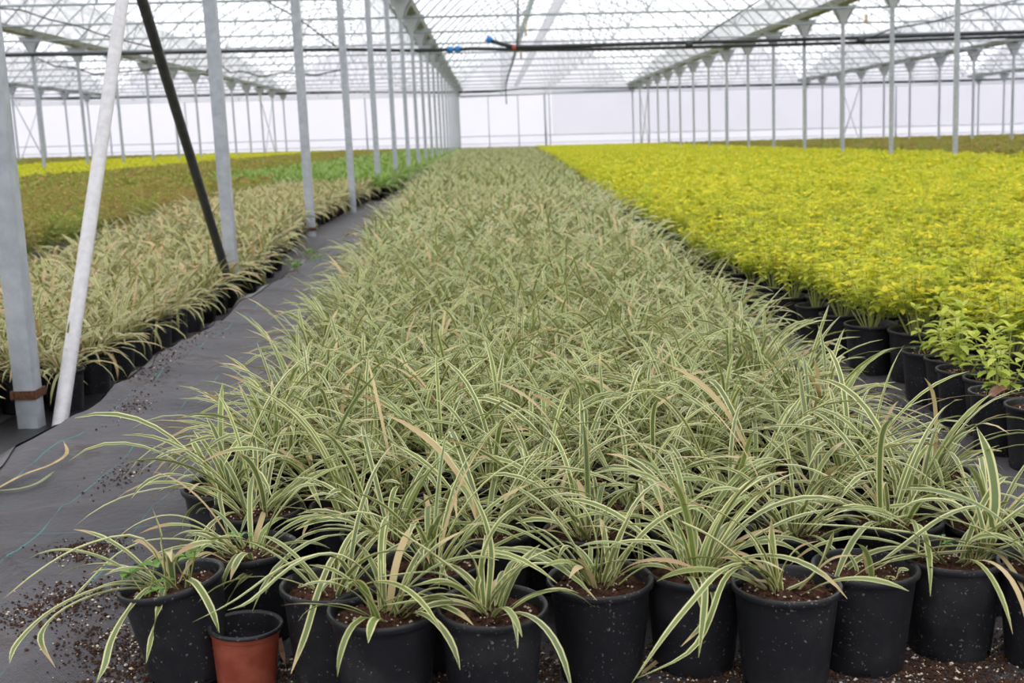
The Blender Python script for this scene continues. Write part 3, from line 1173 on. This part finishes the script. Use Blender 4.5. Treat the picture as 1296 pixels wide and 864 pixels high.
# rim centre in the photograph, label, number of random blades, tilt, hand-laid blades as (pixel path, depth change, width, tone)
T_G, T_C, T_D, T_T = (0.4, 0, 0.1, 1), (0.7, 0, 0.0, 1), (0.5, 1.2, 0, 1), (0.4, 0.22, 0.1, 1)
HERO = [
    dict(c=(216, 736), lab='tilted black pot of variegated grass with weeds, beside the red empty pot', n=11, tilt=(0.0, -0.16), lo=.16, hi=.28, weeds=True, blades=[
        ([(213, 749), (206, 690), (193, 643)], 0.0, 0.014, T_G),
        ([(214, 745), (180, 678), (100, 693), (43, 728), (5, 757)], -0.10, 0.015, T_T),
        ([(210, 748), (157, 739), (113, 749), (60, 776), (20, 816), (12, 839)], -0.22, 0.012, T_G),
        ([(208, 746), (143, 746), (83, 769), (55, 796), (52, 816), (70, 844)], -0.12, 0.012, T_T),
        ([(212, 750), (190, 742), (160, 776), (140, 813), (133, 843), (122, 864)], -0.30, 0.013, T_G),
        ([(218, 748), (206, 746), (203, 763), (193, 803), (185, 839)], -0.16, 0.013, T_C),
        ([(222, 748), (240, 715), (262, 700), (290, 712)], 0.05, 0.014, T_D),
        ([(216, 747), (225, 705), (245, 690), (250, 672)], 0.0, 0.012, T_C)]),
    dict(c=(316, 690), lab='black pot of variegated grass right behind the red empty pot', n=20, blades=[
        ([(330, 716), (300, 742), (280, 783), (260, 829), (246, 870)], -0.28, 0.016, T_G),
        ([(325, 716), (288, 742), (268, 776), (260, 813)], -0.22, 0.009, T_C),
        ([(318, 716), (270, 690), (200, 682), (150, 700), (108, 742), (92, 756)], -0.15, 0.012, T_G),
        ([(318, 716), (262, 668), (215, 652), (165, 668), (120, 712)], -0.05, 0.012, T_G)]),
    dict(c=(421, 737), lab='black pot of sparse grass wedged beside the red empty pot', n=12, blades=[
        ([(424, 703), (403, 749), (387, 803), (368, 853)], -0.25, 0.013, T_T),
        ([(432, 742), (447, 736), (420, 700), (360, 716), (300, 760), (244, 787)], -0.22, 0.015, T_G)]),
    dict(c=(486, 765), lab='black pot of short variegated grass next to the clump with folded pale leaves', n=24, lo=.12, hi=.24, blades=[
        ([(484, 760), (460, 720), (420, 700), (370, 716), (317, 763), (288, 772)], -0.12, 0.016, T_G),
        ([(486, 760), (450, 735), (420, 735), (405, 750)], -0.1, 0.012, T_C),
        ([(488, 762), (530, 752), (560, 762)], 0.0, 0.010, T_G)]),
    dict(c=(620, 763), lab='end-row black pot with upright variegated clump and folded pale side leaves', n=13, lo=.14, hi=.30, blades=[
        ([(600, 768), (570, 760), (530, 762), (484, 766)], -0.06, 0.018, T_C),
        ([(496, 760), (502, 778), (506, 800), (511, 817)], -0.02, 0.011, T_T),
        ([(602, 762), (590, 735), (545, 700), (502, 672), (481, 652)], -0.06, 0.016, T_G),
        ([(604, 765), (603, 720), (588, 693)], 0.0, 0.014, T_C),
        ([(612, 765), (610, 708), (632, 660), (668, 632)], 0.03, 0.012, T_G),
        ([(622, 765), (644, 735), (668, 710), (714, 688)], -0.03, 0.016, T_C),
        ([(616, 764), (640, 728), (664, 712), (632, 704), (601, 704)], 0.02, 0.015, T_C),
        ([(618, 764), (660, 718), (700, 714), (720, 716)], 0.04, 0.012, T_C),
        ([(608, 766), (585, 746), (560, 735), (520, 742)], -0.03, 0.016, T_C),
        ([(606, 764), (560, 726), (500, 728), (470, 733)], 0.0, 0.009, T_G),
        ([(618, 764), (622, 700), (612, 655), (596, 620)], 0.05, 0.012, T_G)]),
    dict(c=(760, 729), lab='end-row black pot with a narrow upright grass clump and bare soil', n=20, lo=.12, hi=.28, spread=.8, blades=[
        ([(761, 735), (764, 690), (766, 655), (772, 629)], 0.0, 0.016, T_G),
        ([(755, 733), (755, 690), (740, 645), (708, 628)], 0.0, 0.014, T_G),
        ([(765, 733), (780, 690), (802, 641)], 0.03, 0.013, T_G),
        ([(758, 733), (775, 690), (830, 686), (862, 700)], -0.02, 0.013, T_G),
        ([(752, 733), (730, 700), (716, 692), (706, 708)], -0.02, 0.014, T_G),
        ([(750, 732), (738, 716), (732, 706)], -0.03, 0.012, T_D)]),
    dict(c=(878, 716), lab='black pot of dense grass set back between upright clump and drooping cream-leaved pot', n=34, lo=.18, hi=.36, blades=[
        ([(885, 715), (905, 760), (890, 790), (862, 818)], -0.3, 0.010, T_T)]),
    dict(c=(995, 737), lab='black pot with cream and dead tan leaves drooping over the rim', n=6, lo=.12, hi=.24, blades=[
        ([(976, 738), (947, 716), (900, 680), (862, 662), (850, 650)], -0.08, 0.020, T_C),
        ([(980, 735), (958, 684), (922, 655), (884, 639), (855, 640)], 0.0, 0.017, (0.9, 0.35, 0, 1)),
        ([(978, 732), (945, 712), (910, 724), (884, 753), (845, 800), (800, 864)], -0.34, 0.014, T_C),
        ([(978, 732), (940, 716), (915, 735), (898, 785), (872, 828), (806, 858)], -0.26, 0.011, T_C),
        ([(982, 735), (975, 690), (958, 660)], 0.0, 0.013, T_C),
        ([(988, 738), (995, 712), (1012, 693), (1037, 684)], -0.02, 0.015, (0.9, .35, 0, 1)),
        ([(996, 748), (1026, 733), (1047, 699), (1055, 672)], -0.03, 0.017, T_G),
        ([(1014, 745), (1051, 709), (1087, 703)], -0.02, 0.016, T_D),
        ([(984, 738), (978, 700), (976, 655)], 0.04, 0.014, (0.9, .2, 0, 1)),
        ([(972, 738), (955, 735), (936, 722), (925, 690)], 0.06, 0.018, T_D)]),
    dict(c=(1094, 715), lab='black pot with almost bare soil and a dead brown stub', n=3, lo=.06, hi=.14, blades=[
        ([(1096, 724), (1093, 705), (1098, 690)], 0.0, 0.012, T_D),
        ([(1102, 724), (1118, 716), (1135, 704)], -0.03, 0.010, T_C)]),
    dict(c=(1206, 700), lab='black pot with long flat leaves reaching over the bare-soil pot', n=10, lo=.2, hi=.36, blades=[
        ([(1258, 699), (1200, 700), (1150, 706), (1109, 715)], -0.05, 0.016, T_G),
        ([(1256, 690), (1248, 642), (1197, 653), (1147, 689), (1107, 716)], -0.06, 0.017, T_G),
        ([(1226, 690), (1160, 676), (1090, 668), (981, 661)], 0.0, 0.015, T_G),
        ([(1240, 690), (1215, 640), (1160, 635), (1112, 665)], 0.08, 0.018, T_G),
        ([(1228, 686), (1262, 668), (1300, 640), (1330, 630)], -0.05, 0.018, T_G),
        ([(1230, 690), (1270, 690), (1310, 672)], -0.08, 0.016, T_G),
        ([(1235, 692), (1262, 700), (1284, 726), (1298, 752)], -0.15, 0.012, T_D),
        ([(1248, 690), (1260, 640), (1252, 580), (1236, 540)], 0.10, 0.020, T_G),
        ([(1245, 690), (1240, 655), (1225, 610)], 0.05, 0.014, T_G)]),
    dict(c=(1332, 712), lab='black pot of grass beyond the long-leaved pot at the bed end', n=22, blades=[]),
]


def hero_leaf_mesh(pts, w, tone, twist=0.0, fold=0.3):
    mb = MB()
    add_blade(mb, pts, w, tone, 'grass', fold, 3, twist)
    return mb.mesh('leaf')


def smooth_path(P, n=14):
    P = [Vector(p) for p in P]
    out_ = []
    m = len(P) - 1
    for i in range(n + 1):
        s = i / n * m
        k = min(int(s), m - 1)
        t = s - k
        p0 = P[k - 1] if k > 0 else P[k] * 2 - P[k + 1]
        p1, p2 = P[k], P[k + 1]
        p3 = P[k + 2] if k + 2 <= m else P[k + 1] * 2 - P[k]
        out_.append(0.5 * ((2 * p1) + (p2 - p0) * t + (2 * p0 - 5 * p1 + 4 * p2 - p3) * t * t + (3 * p1 - p0 - 3 * p2 + p3) * t ** 3))
    return out_


TAKEN = []


def weed(parent, base, seed, h=0.05, n=3, L=0.022):
    rg = random.Random(seed)
    mb = MB()
    for s in range(n):
        a = rg.uniform(0, 6.28)
        top = Vector((base[0] + math.cos(a) * h * .5, base[1] + math.sin(a) * h * .5, base[2] + h * rg.uniform(.7, 1.1)))
        mb.tube([base, tuple(top)], 0.0012, 4, 'stem', False)
        for q in range(3):
            b = a + q * 2.1 + rg.uniform(-.3, .3)
            add_leaf(mb, top, Vector((math.cos(b), math.sin(b), 0.25)), Vector((0, 0, 1)), L * rg.uniform(.8, 1.2), L * .8, (rg.random(), 0.3 * rg.random(), 0, 1), 'weed')
    o = obj('weed', mb.mesh('weed'), parent)
    o['label'] = 'small bright green weed'
    return o


def build_heroes():
    for i, h in enumerate(HERO):
        rg = random.Random(100 + i)
        c = at_z(h['c'][0], h['c'][1], POT_H)
        tilt = h.get('tilt', (rg.uniform(-.02, .02), rg.uniform(-.02, .02)))
        loc = Vector((c[0], c[1], 0.0))
        rot = Euler((tilt[0], tilt[1], 0)).to_matrix()
        if abs(tilt[1]) > .1:
            loc = Vector((c[0], c[1], POT_H)) - rot @ Vector((0, 0, POT_H))
            loc.z = 0.0745 * math.sin(abs(tilt[1])) - 0.002
        TAKEN.append((c[0], c[1]))
        t = empty('potted_sedge', loc, 0.0, 1.0, tilt)
        tag(t, h['lab'], 'potted plant', 'potted variegated grasses at the bed end')
        inv = rot.transposed()
        p = obj('pot', POT_HI, t)
        p.rotation_euler = (0, 0, rg.uniform(0, 6.28))
        s = obj('soil', SOILS[i % 4], t)
        s.rotation_euler = (0, 0, rg.uniform(0, 6.28))
        k = obj('perlite_crumbs', CRUMBS[i % 4], s)
        k['kind'] = 'stuff'
        for q in range(h['n']):
            b = random_blade(rg, h.get('lo', .15), h.get('hi', .34), h.get('spread', 1.0))
            bb = b['base']
            pts = blade_line(b['az'], b['L'], b['e0'], b['bend'], b['pw'], 12, (bb[0], bb[1], SOIL_Z - .004), b['side'])
            obj('leaf', hero_leaf_mesh(pts, rg.uniform(.009, .015), rand_tone(rg, .05), rg.uniform(-.8, .8)), t)
        for (px, dy, w, tone) in h['blades']:
            m = len(px) - 1
            P = []
            for j, (x, y) in enumerate(px):
                wpt = at_y(x, y, c[1] + dy * (j / m) ** 1.3)
                P.append(inv @ (Vector(wpt) - loc))
            # root the blade in the soil
            if P[0].z > SOIL_Z and (P[0].xy.length < 0.085):
                P.insert(0, Vector((P[0].x * .8, P[0].y * .8, SOIL_Z - .004)))
            S = smooth_path(P, 18)
            for k in range(2, len(S)):
                q = S[k]
                for _ in range(60):
                    rr = q.xy.length
                    if (rr < .110 and q.z < POT_H - .004 and not (rr < .08 and q.z > SOIL_Z)) :
                        wq = rot @ q + loc
                        wq = wq + (Vector(CP) - wq).normalized() * .006
                        q = inv @ (wq - loc)
                    else:
                        break
                S[k] = q
            for k in range(2, len(S) - 1):
                S[k] = S[k] * .5 + (S[k - 1] + S[k + 1]) * .25
            obj('leaf', hero_leaf_mesh(S, w, tone, rg.uniform(-.3, .3)), t)
        if h.get('weeds'):
            weed(t, (-0.035, -0.04, SOIL_Z), 1, .055, 3, .03)
            weed(t, (0.03, 0.0, SOIL_Z), 2, .06, 3, .026)
            weed(t, (0.0, -0.05, SOIL_Z), 3, .03, 2, .022)
        elif i in (1, 5, 9):
            weed(t, (-0.02, 0.03, SOIL_Z), 5 + i, .04, 3, .012)
    # the red empty pot
    c = at_z(308, 789, 0.122)
    t = empty('empty_pot', (c[0], c[1], 0), 0, 1.0, (0.0, 0.03))
    tag(t, 'small empty terracotta-red plastic pot with grey rim and black inside', 'pot')
    mb = MB()
    H = 0.122
    prof = [(0.0, .003), (.050, .003), (.0515, 0.0), (.0525, .006), (.0600, .092), (.0608, .105), (.0632, .1065), (.0640, H - .006)]
    mb.lathe(prof, 40, 'redpot')
    obj('pot_body', auto(mb.mesh('pot_body'), 50), t)
    mb = MB()
    mb.lathe([(.0636, H - .008), (.0676, H - .006), (.0686, H - .003), (.0676, H), (.0630, H + .0005), (.0605, H - .004)], 40, 'pot')
    obj('rim', mb.mesh('rim'), t)
    mb = MB()
    mb.lathe([(.0618, H - .002), (.0590, .092), (.0505, .008), (0, .008)], 40, 'pot')
    obj('inner_lining', mb.mesh('inner_lining'), t)


build_heroes()

# ------------------------------------------------------------------ mass planting
GRASS_WARM = [grass_mesh(230 + i, 46, 6, 3, 0.0125, mat='grass_warm', dry=.07) for i in range(5)]
WARM_LO = [grass_mesh(250 + i, 34, 5, 2, 0.018, 'grass_clump', True, mat='grass_warm', dry=.08) for i in range(4)]
GRASS_HI = [grass_mesh(200 + i, 50 + 4 * (i % 4), 8, 3, 0.0115) for i in range(9)]
GRASS_LO = [grass_mesh(300 + i, 34, 5, 2, 0.019, 'grass_clump', True) for i in range(6)]
GRASS_THIN = [grass_mesh(270 + i, 30, 9, 3, 0.0122, lo=.13, hi=.39) for i in range(6)]
GRASS_FAR = [grass_mesh(330 + i, 26, 3, 2, 0.030, 'grass_clump', False) for i in range(5)]


def bed_points(lf, rf, y0, y1, step, seed, jit=0.007):
    rg = random.Random(seed)
    res = []
    y = y0
    r = 0
    while y < y1:
        L_, R_ = lf(y), rf(y)
        n = max(1, int(round((R_ - L_) / step)))
        x = L_ + (step * 0.5 if r % 2 else 0.0)
        while x <= R_ + 1e-6:
            col = (x - L_) / max(1e-6, (R_ - L_))
            res.append((x + rg.uniform(-jit, jit), y + rg.uniform(-jit, jit), col))
            x += step
        y += step * 0.88
        r += 1
    return res


def far_from_heroes(x, y, d):
    return all((x - a) ** 2 + (y - b) ** 2 > d * d for a, b in TAKEN)


# middle bed behind the front row, then the bed left of the posts
mid = [p for p in bed_points(lambda y: lerp_tab(GL, y), lambda y: lerp_tab(GR, y), 2.02, 78, 0.208, 11) if far_from_heroes(p[0], p[1], 0.196)]
lef = bed_points(lambda y: -3.45, lambda y: float(np.interp(y, [9, 13], [-1.80, -2.05])) if y > 5.0 else -2.12, 3.2, 20.3, 0.208, 12)
cand = [(math.hypot(p[0], p[1]), p, 'mid') for p in mid if in_view(p[0], p[1], 0.3, 150, 200)] + \
       [(math.hypot(p[0], p[1]) + (0 if p[2] > .8 else 1.5), p, 'left') for p in lef if in_view(p[0], p[1], 0.3, 60, 60)]
# keep pots clear of the steel posts and the pale brace
PX = [(ROWS[0], (n + PH) * BAY) for n in range(1, 21)]
cand = [c for c in cand if all(abs(c[1][0] - a) > 0.155 or abs(c[1][1] - b) > 0.165 for a, b in PX)]
cand.sort(key=lambda c: c[0])
N_IND = 300 - len(HERO)
LAB = {'midL': 'variegated grass in black pot, outer row of the middle bed along the bare path',
       'midR': 'variegated grass in black pot, outer row of the middle bed facing the golden shrubs',
       'mid': 'variegated grass in black pot packed inside the middle bed',
       'leftE': 'variegated grass in black pot lining the path behind the steel posts',
       'left': 'variegated grass in black pot inside the bed behind the steel posts'}


def place_grass():
    for i, (d, p, bed) in enumerate(cand[:N_IND]):
        rg = random.Random(5000 + i)
        key = bed
        if bed == 'mid':
            key = 'midL' if p[2] < .08 else 'midR' if p[2] > .93 else 'mid'
        elif p[2] > .93:
            key = 'leftE'
        t = empty('potted_sedge', (p[0], p[1], dip(p[1]) if bed == 'left' else 0.0), rg.uniform(0, 6.283), rg.uniform(.95, 1.06), (rg.uniform(-.03, .03), rg.uniform(-.03, .03)))
        tag(t, LAB[key], 'potted plant', {'mid': 'potted grasses of the middle bed', 'left': 'potted grasses behind the posts'}[bed])
        obj('pot', POT_HI if d < 3.2 else POT_MID, t)
        if d < 3.6:
            s = obj('soil', SOILS[i % 4], t)
            k = obj('perlite_crumbs', CRUMBS[i % 4], s)
            k['kind'] = 'stuff'
        else:
            obj('soil', SOIL_LO[i % 2], t)
        f = obj('foliage', GRASS_THIN[rg.randrange(6)] if bed == 'mid' and p[1] < 2.85 else GRASS_HI[rg.randrange(len(GRASS_HI))] if bed == 'mid' else GRASS_WARM[rg.randrange(5)], t)
        f['kind'] = 'stuff'
    rest = [c for c in cand[N_IND:]] + [(0, p, 'left') for p in lef if not in_view(p[0], p[1], 0.3, 60, 60) and in_view(p[0], p[1], 0.3, 900, 300)]
    a = [(c[1][0], c[1][1], 0) for c in rest if c[1][1] < 16 and c[2] == 'mid']
    b = [(c[1][0], c[1][1], 0) for c in rest if c[1][1] >= 16 and c[2] == 'mid']
    e = [(c[1][0], c[1][1], dip(c[1][1])) for c in rest if c[2] == 'left']
    scatter('grass_rows', a, GRASS_LO, 'mass of potted variegated grasses halfway down the middle bed', 'grass', .92, 1.1, 21)
    scatter('grass_rows', b, GRASS_FAR, 'far end of the variegated grass bed, running to the end wall', 'grass', .95, 1.12, 22)
    scatter('grass_rows', e, WARM_LO, 'mass of potted variegated grasses behind the path posts', 'grass', .92, 1.1, 23)


place_grass()

# golden shrubs
Y_HI = [shrub_mesh(400 + i, 'yellow', 15, 4, 0.040, 0.026, 0.26, 0.125, SOIL_Z, False, lower=.58, per=4) for i in range(7)]
Y_LO = [shrub_mesh(420 + i, 'yellow', 13, 3, 0.046, 0.034, 0.26, 0.13, SOIL_Z, True, True, .6, 4, stem=False) for i in range(6)]
Y_FAR = [shrub_mesh(440 + i, 'yellow', 9, 2, 0.075, 0.055, 0.25, 0.15, SOIL_Z, True, False, .6, 4, stem=False, low_green=.45) for i in range(5)]
LIME = [shrub_mesh(460 + i, 'lime', 4, 4, 0.055, 0.030, 0.22, 0.085, SOIL_Z, False, lower=.3, per=3, low_green=.6) for i in range(5)]
TAKEN_Y = []


def place_yellow():
    # near corner of the bed, laid pot by pot from the photograph
    near = [((1268, 494), 'black pot of sparse lime shrub with a curled dry brown leaf on its soil', 0),
            ((1316, 511), 'black pot of low lime seedlings at the bed corner', 1),
            ((1259, 477), 'black pot of lime-leaved shrub behind the pot with the dry leaf', 2),
            ((1223, 466), 'slim-looking black pot of lime shrub on the bed edge, third from corner', 3),
            ((1206, 452), 'black pot of pale lime shrub on the bed edge, fourth from corner', 4),
            ((1176, 443), 'black pot of leafy lime shrub on the bed edge, fifth from corner', 0)]
    for i, (c, lab, k) in enumerate(near):
        p = at_z(c[0], c[1], POT_H)
        TAKEN_Y.append((p[0], p[1]))
        rg = random.Random(800 + i)
        t = empty('potted_shrub', (p[0], p[1], 0), rg.uniform(0, 6.28), 1.0)
        tag(t, lab, 'potted plant', 'potted shrubs at the near corner of the golden bed')
        obj('pot', POT_HI, t)
        s = obj('soil', SOILS[i % 4], t)
        obj('perlite_crumbs', CRUMBS[i % 4], s)['kind'] = 'stuff'
        if i != 1:
            obj('foliage', LIME[k], t)['kind'] = 'stuff'
        weed(t, (0.03, -.04, SOIL_Z), 60 + i, .03, 3, .012)
        if i in (0, 1):
            weed(t, (-0.03, -.04, SOIL_Z), 70 + i, .035, 3, .016)
        if i == 0:
            mb = MB()
            pts = [Vector((-.05 + .06 * q / 6, -.055 + 0.01 * q / 6, SOIL_Z + .008 + .022 * math.sin(q / 6 * 2.6))) for q in range(7)]
            add_blade(mb, pts, .045, (0, 0, 0, 1), 'dryleaf', .7, 3, .3, .5)
            o = obj('dry_leaf', mb.mesh('dry_leaf'))
            o.location = (p[0], p[1], 0)
            tag(o, 'curled dry brown leaf lying on the soil of the corner shrub pot', 'leaf')
    pts = bed_points(lambda y: lerp_tab(YL, y), lambda y: 10.55, 3.35, 80, 0.212, 31)
    pts = [p for p in pts if in_view(p[0], p[1], .35, 700, 300) and all((p[0] - a) ** 2 + (p[1] - b) ** 2 > .197 ** 2 for a, b in TAKEN_Y)
           and all(abs(p[0] - ROWS[1]) > .16 or abs(p[1] - (n + PH) * BAY) > .17 for n in range(3, 21))]
    gp = random.Random(88)
    pts = [p for p in pts if p[1] < 4.5 or gp.random() > .05]
    pts.sort(key=lambda p: math.hypot(p[0], p[1]))
    beyond = [p for p in pts if not in_view(p[0], p[1], .35, 45, 45)]
    pts = [p for p in pts if in_view(p[0], p[1], .35, 45, 45)]
    ni = 300 - len(near)
    for i, p in enumerate(pts[:ni]):
        rg = random.Random(9000 + i)
        edge = p[0] < lerp_tab(YL, p[1]) + .12
        t = empty('potted_shrub', (p[0], p[1], 0), rg.uniform(0, 6.283), rg.uniform(.82, 1.1), (rg.uniform(-.03, .03), rg.uniform(-.03, .03)))
        tag(t, 'golden-leaved shrub in black pot, outer row facing the variegated grass' if edge else 'golden-leaved shrub in black pot packed inside its bed', 'potted plant',
            'potted golden shrubs')
        obj('pot', POT_MID, t)
        obj('soil', SOIL_LO[i % 2], t)
        d = math.hypot(p[0], p[1])
        limey = rg.random() < (0.45 if d < 4.6 else 0.03)
        obj('foliage', LIME[rg.randrange(5)] if limey and d < 5 else Y_HI[rg.randrange(7)], t)['kind'] = 'stuff'
    rest = pts[ni:] + beyond
    a = [(p[0], p[1], 0) for p in rest if p[1] < 15]
    b = [(p[0], p[1], 0) for p in rest if p[1] >= 15]
    scatter('golden_shrub_rows', a, Y_LO, 'mass of golden shrubs filling the big bed, around its first posts', 'shrubs', .76, 1.14, 41, .12)
    scatter('golden_shrub_rows', b, Y_FAR, 'mass of golden shrubs filling the big bed, towards the end wall', 'shrubs', .76, 1.14, 42, .12)
    rg = random.Random(77)
    far = [(rg.uniform(-17.5, -9.8), rg.uniform(18, 80), 0) for i in range(9000)]
    far = [p for p in far if in_view(p[0], p[1], .4, 20, 20)]
    scatter('golden_shrub_rows', far, Y_FAR, 'strip of golden shrubs beyond the bronze shrubs', 'shrubs', .9, 1.1, 43, .1)


place_yellow()

B_HI = [shrub_mesh(500 + i, 'bronze', 12, 4, 0.044, 0.029, 0.27, 0.15, 0.14, True, lower=.3, per=4, low_green=.8, name='bronze_shrub', bias=(.1, .35, .9, .2, .75, .5)[i]) for i in range(6)]
B_FAR = [shrub_mesh(520 + i, 'bronze', 10, 2, 0.07, 0.05, 0.24, 0.17, 0.16, True, lower=.5, per=4, low_green=.7, stem=False, bias=(.1, .9, .3, .7, .2)[i]) for i in range(5)]
G_HI = [grass_mesh(540 + i, 44, 4, 2, 0.018, 'strap_leaf_plant', True, .24, .40, 'green_grass', .8, .01) for i in range(4)]
G_FAR = [grass_mesh(550 + i, 26, 3, 2, 0.032, 'strap_leaf_plant', False, .24, .40, 'green_grass', .8, .01) for i in range(4)]


def place_other():
    rg = random.Random(99)
    pts = bed_points(lambda y: -9.7, lambda y: -3.72 if y < 21 else -5.2, 6.5, 80, 0.26, 51, .04)
    pts = [p for p in pts if in_view(p[0], p[1], .35, 30, 30)]
    pts.sort(key=lambda p: math.hypot(p[0], p[1]))
    for i, p in enumerate(pts[:300]):
        o = obj('bronze_shrub', B_HI[rg.randrange(6)], None, (p[0], p[1], 0))
        o.rotation_euler = (rg.uniform(-.05, .05), rg.uniform(-.05, .05), rg.uniform(0, 6.283))
        s = rg.uniform(.9, 1.15)
        o.scale = (s, s, s)
        tag(o, 'low bronze-leaved shrub bordering the potted grasses behind the posts' if p[0] > -4.0 else 'low bronze-leaved shrub inside the bed behind the potted grasses', 'shrub', 'bronze shrubs left of the path')
    scatter('bronze_shrub_rows', [(p[0], p[1], 0) for p in pts[300:]], B_FAR, 'mass of bronze shrubs left of the path, running far back', 'shrubs', .9, 1.15, 52, .1)
    far = [(rg.uniform(-36, -17.8), rg.uniform(40, 80), 0) for i in range(5000)]
    far = [p for p in far if in_view(p[0], p[1], .4, 20, 20)]
    scatter('bronze_shrub_rows', far, B_FAR, 'bronze shrubs beyond the golden strip', 'shrubs', .9, 1.15, 53, .1)
    far = [(rg.uniform(10.9, 43), rg.uniform(22, 80), 0) for i in range(14000)]
    far = [p for p in far if in_view(p[0], p[1], .4, 20, 20)]
    scatter('bronze_shrub_rows', far, B_FAR, 'bronze shrubs beyond the posts of the big golden bed', 'shrubs', .95, 1.25, 54, .1)
    pts = bed_points(lambda y: -5.0 if y > 21 else -3.5, lambda y: -1.85, 20.5, 80, 0.22, 61, .03)
    pts = [p for p in pts if all(abs(p[0] - ROWS[0]) > .15 or abs(p[1] - (n + PH) * BAY) > .15 for n in range(1, 21))]
    pts.sort(key=lambda p: p[1] + (0 if p[0] > -2.6 else 3))
    for i, p in enumerate(pts[:300]):
        o = obj('strap_leaf_plant', G_HI[rg.randrange(4)], None, (p[0], p[1], 0))
        o.rotation_euler = (0, 0, rg.uniform(0, 6.283))
        s = rg.uniform(.95, 1.15)
        o.scale = (s, s, s)
        tag(o, 'plain green strap-leaved clump lining the far path' if p[0] > -2.1 else 'plain green strap-leaved clump beyond the potted variegated grasses', 'plant', 'green clumps behind the posts')
    scatter('strap_leaf_rows', [(p[0], p[1], 0) for p in pts[300:]], G_FAR, 'mass of plain green strap-leaved plants far down the path', 'grass', .95, 1.15, 62, .06)


place_other()


# ------------------------------------------------------------------ ground litter
def build_litter():
    rg = random.Random(314)
    # black plastic sheet tucked down the side of the trench
    mb = MB()
    mi = mb.slot('sheet')
    ny, nx = 110, 14
    for i in range(ny + 1):
        y = 3.0 + 7.6 * i / ny
        for k in range(nx + 1):
            xa = float(np.interp(y, [5.2, 6.0], [-2.08, -1.715]))
            x = xa + (-1.55 - xa) * k / nx + (0.022 * math.sin(y * 4.1) + 0.012 * math.sin(y * 11)) * (k / nx)
            mb.v.append((x, y, float(floor_h(x, y)) + 0.006 + 0.005 * math.sin(y * 19 + k) * math.sin(math.pi * k / nx)))
    for i in range(ny):
        for k in range(nx):
            a = i * (nx + 1) + k
            mb.face((a, a + 1, a + nx + 2, a + nx + 1), mi)
    tag(obj('plastic_sheet', mb.mesh('plastic_sheet')), 'black plastic sheet tucked along the foot of the pots behind the posts', 'sheet')

    def spill(name, lab, cat, n, mat, rmin, rmax, places):
        m = MB()
        for i in range(n):
            cx, cy, sx, sy = places[rg.randrange(len(places))]
            x, y = cx + rg.gauss(0, sx), cy + rg.gauss(0, sy)
            z = float(floor_h(x, y))
            r = rg.uniform(rmin, rmax) * (0.6 + 0.8 * rg.random() ** 2)
            add_lump(m, (x, y, z + r * .5), r, rg, mat)
        tag(obj(name, m.mesh(name, False)), lab, cat, None, 'stuff')

    front = []
    for x, y, s in ((120, 760, .07), (60, 790, .06), (150, 820, .07), (180, 850, .06), (250, 720, .06), (110, 700, .05), (340, 850, .05), (560, 866, .06), (690, 850, .06), (850, 840, .06), (900, 850, .05), (1060, 850, .05), (1190, 840, .07), (1260, 830, .07), (1230, 860, .06), (1150, 850, .05)):
        p = at_z(x, y, 0)
        front.append((p[0], p[1], s, s * .8))
    side = []
    for x, y, s in ((190, 480, .10), (170, 520, .08), (215, 455, .10), (250, 430, .1), (150, 610, .08), (1130, 520, .1), (1110, 500, .1), (1280, 570, .08), (1180, 540, .08), (360, 350, .12), (420, 320, .15)):
        p = at_z(x, y, 0)
        side.append((p[0], p[1], s * .5, s * 1.4))
    spill('spilled_soil', 'dark brown potting soil crumbs spilled along the foot of the bed-end pots', 'soil', 9000, 'crumb', .0014, .0048, front)
    spill('spilled_perlite', 'pale perlite grains spilled with soil by the bed-end pots', 'perlite', 1500, 'perlite', .0014, .0040, front)
    spill('spilled_soil', 'brown soil crumbs strewn on the paths beside the beds', 'soil', 1700, 'crumb', .0015, .005, side)
    spill('spilled_perlite', 'scattered pale grains on the paths beside the beds', 'perlite', 160, 'perlite', .0015, .004, side)

    # single fallen blades
    def fallen(pts, w, mat, lab, tone=(0.5, 1.2, 0, 1)):
        P = []
        for (x, y, dz) in pts:
            p = at_z(x, y, 0)
            P.append(Vector((p[0], p[1], float(floor_h(p[0], p[1])) + .006 + dz)))
        m = MB()
        add_blade(m, smooth_path(P, 16), w, tone, mat, .3)
        tag(obj('fallen_blade', m.mesh('fallen_blade')), lab, 'leaf')
    fallen([(-12, 634, 0), (30, 615, .01), (66, 603, .015), (86, 592, .02), (82, 577, .012)], .012, 'drygrass', 'long dry straw blade lying on the bare ground cover')
    fallen([(-8, 632, 0), (25, 628, .004), (50, 620, .004), (70, 606, .004)], .011, 'grass', 'green blade lying under the dry straw on the ground cover', (.3, 0.1, .9, 1))
    fallen([(806, 861, 0.0), (850, 835, .01), (895, 815, .02), (931, 798, .03)], .012, 'drygrass', 'dry straw blade lying in front of the drooping cream-leaved pot')
    fallen([(362, 740, 0), (352, 800, .004), (362, 850, .004)], .012, 'dryleaf', 'dry brown leaf on the ground beside the red pot')
    for i, (x, y) in enumerate(((372, 345), (395, 322), (378, 352), (402, 338), (388, 334))):
        p = at_z(x, y, 0)
        e = empty('path_weed', (p[0], p[1], float(floor_h(p[0], p[1]))))
        tag(e, 'small green weed sprouting on the path beside the black pots', 'weed', 'weeds on the path')
        weed(e, (0, 0, 0), 200 + i, .07, 7, .035)


build_litter()
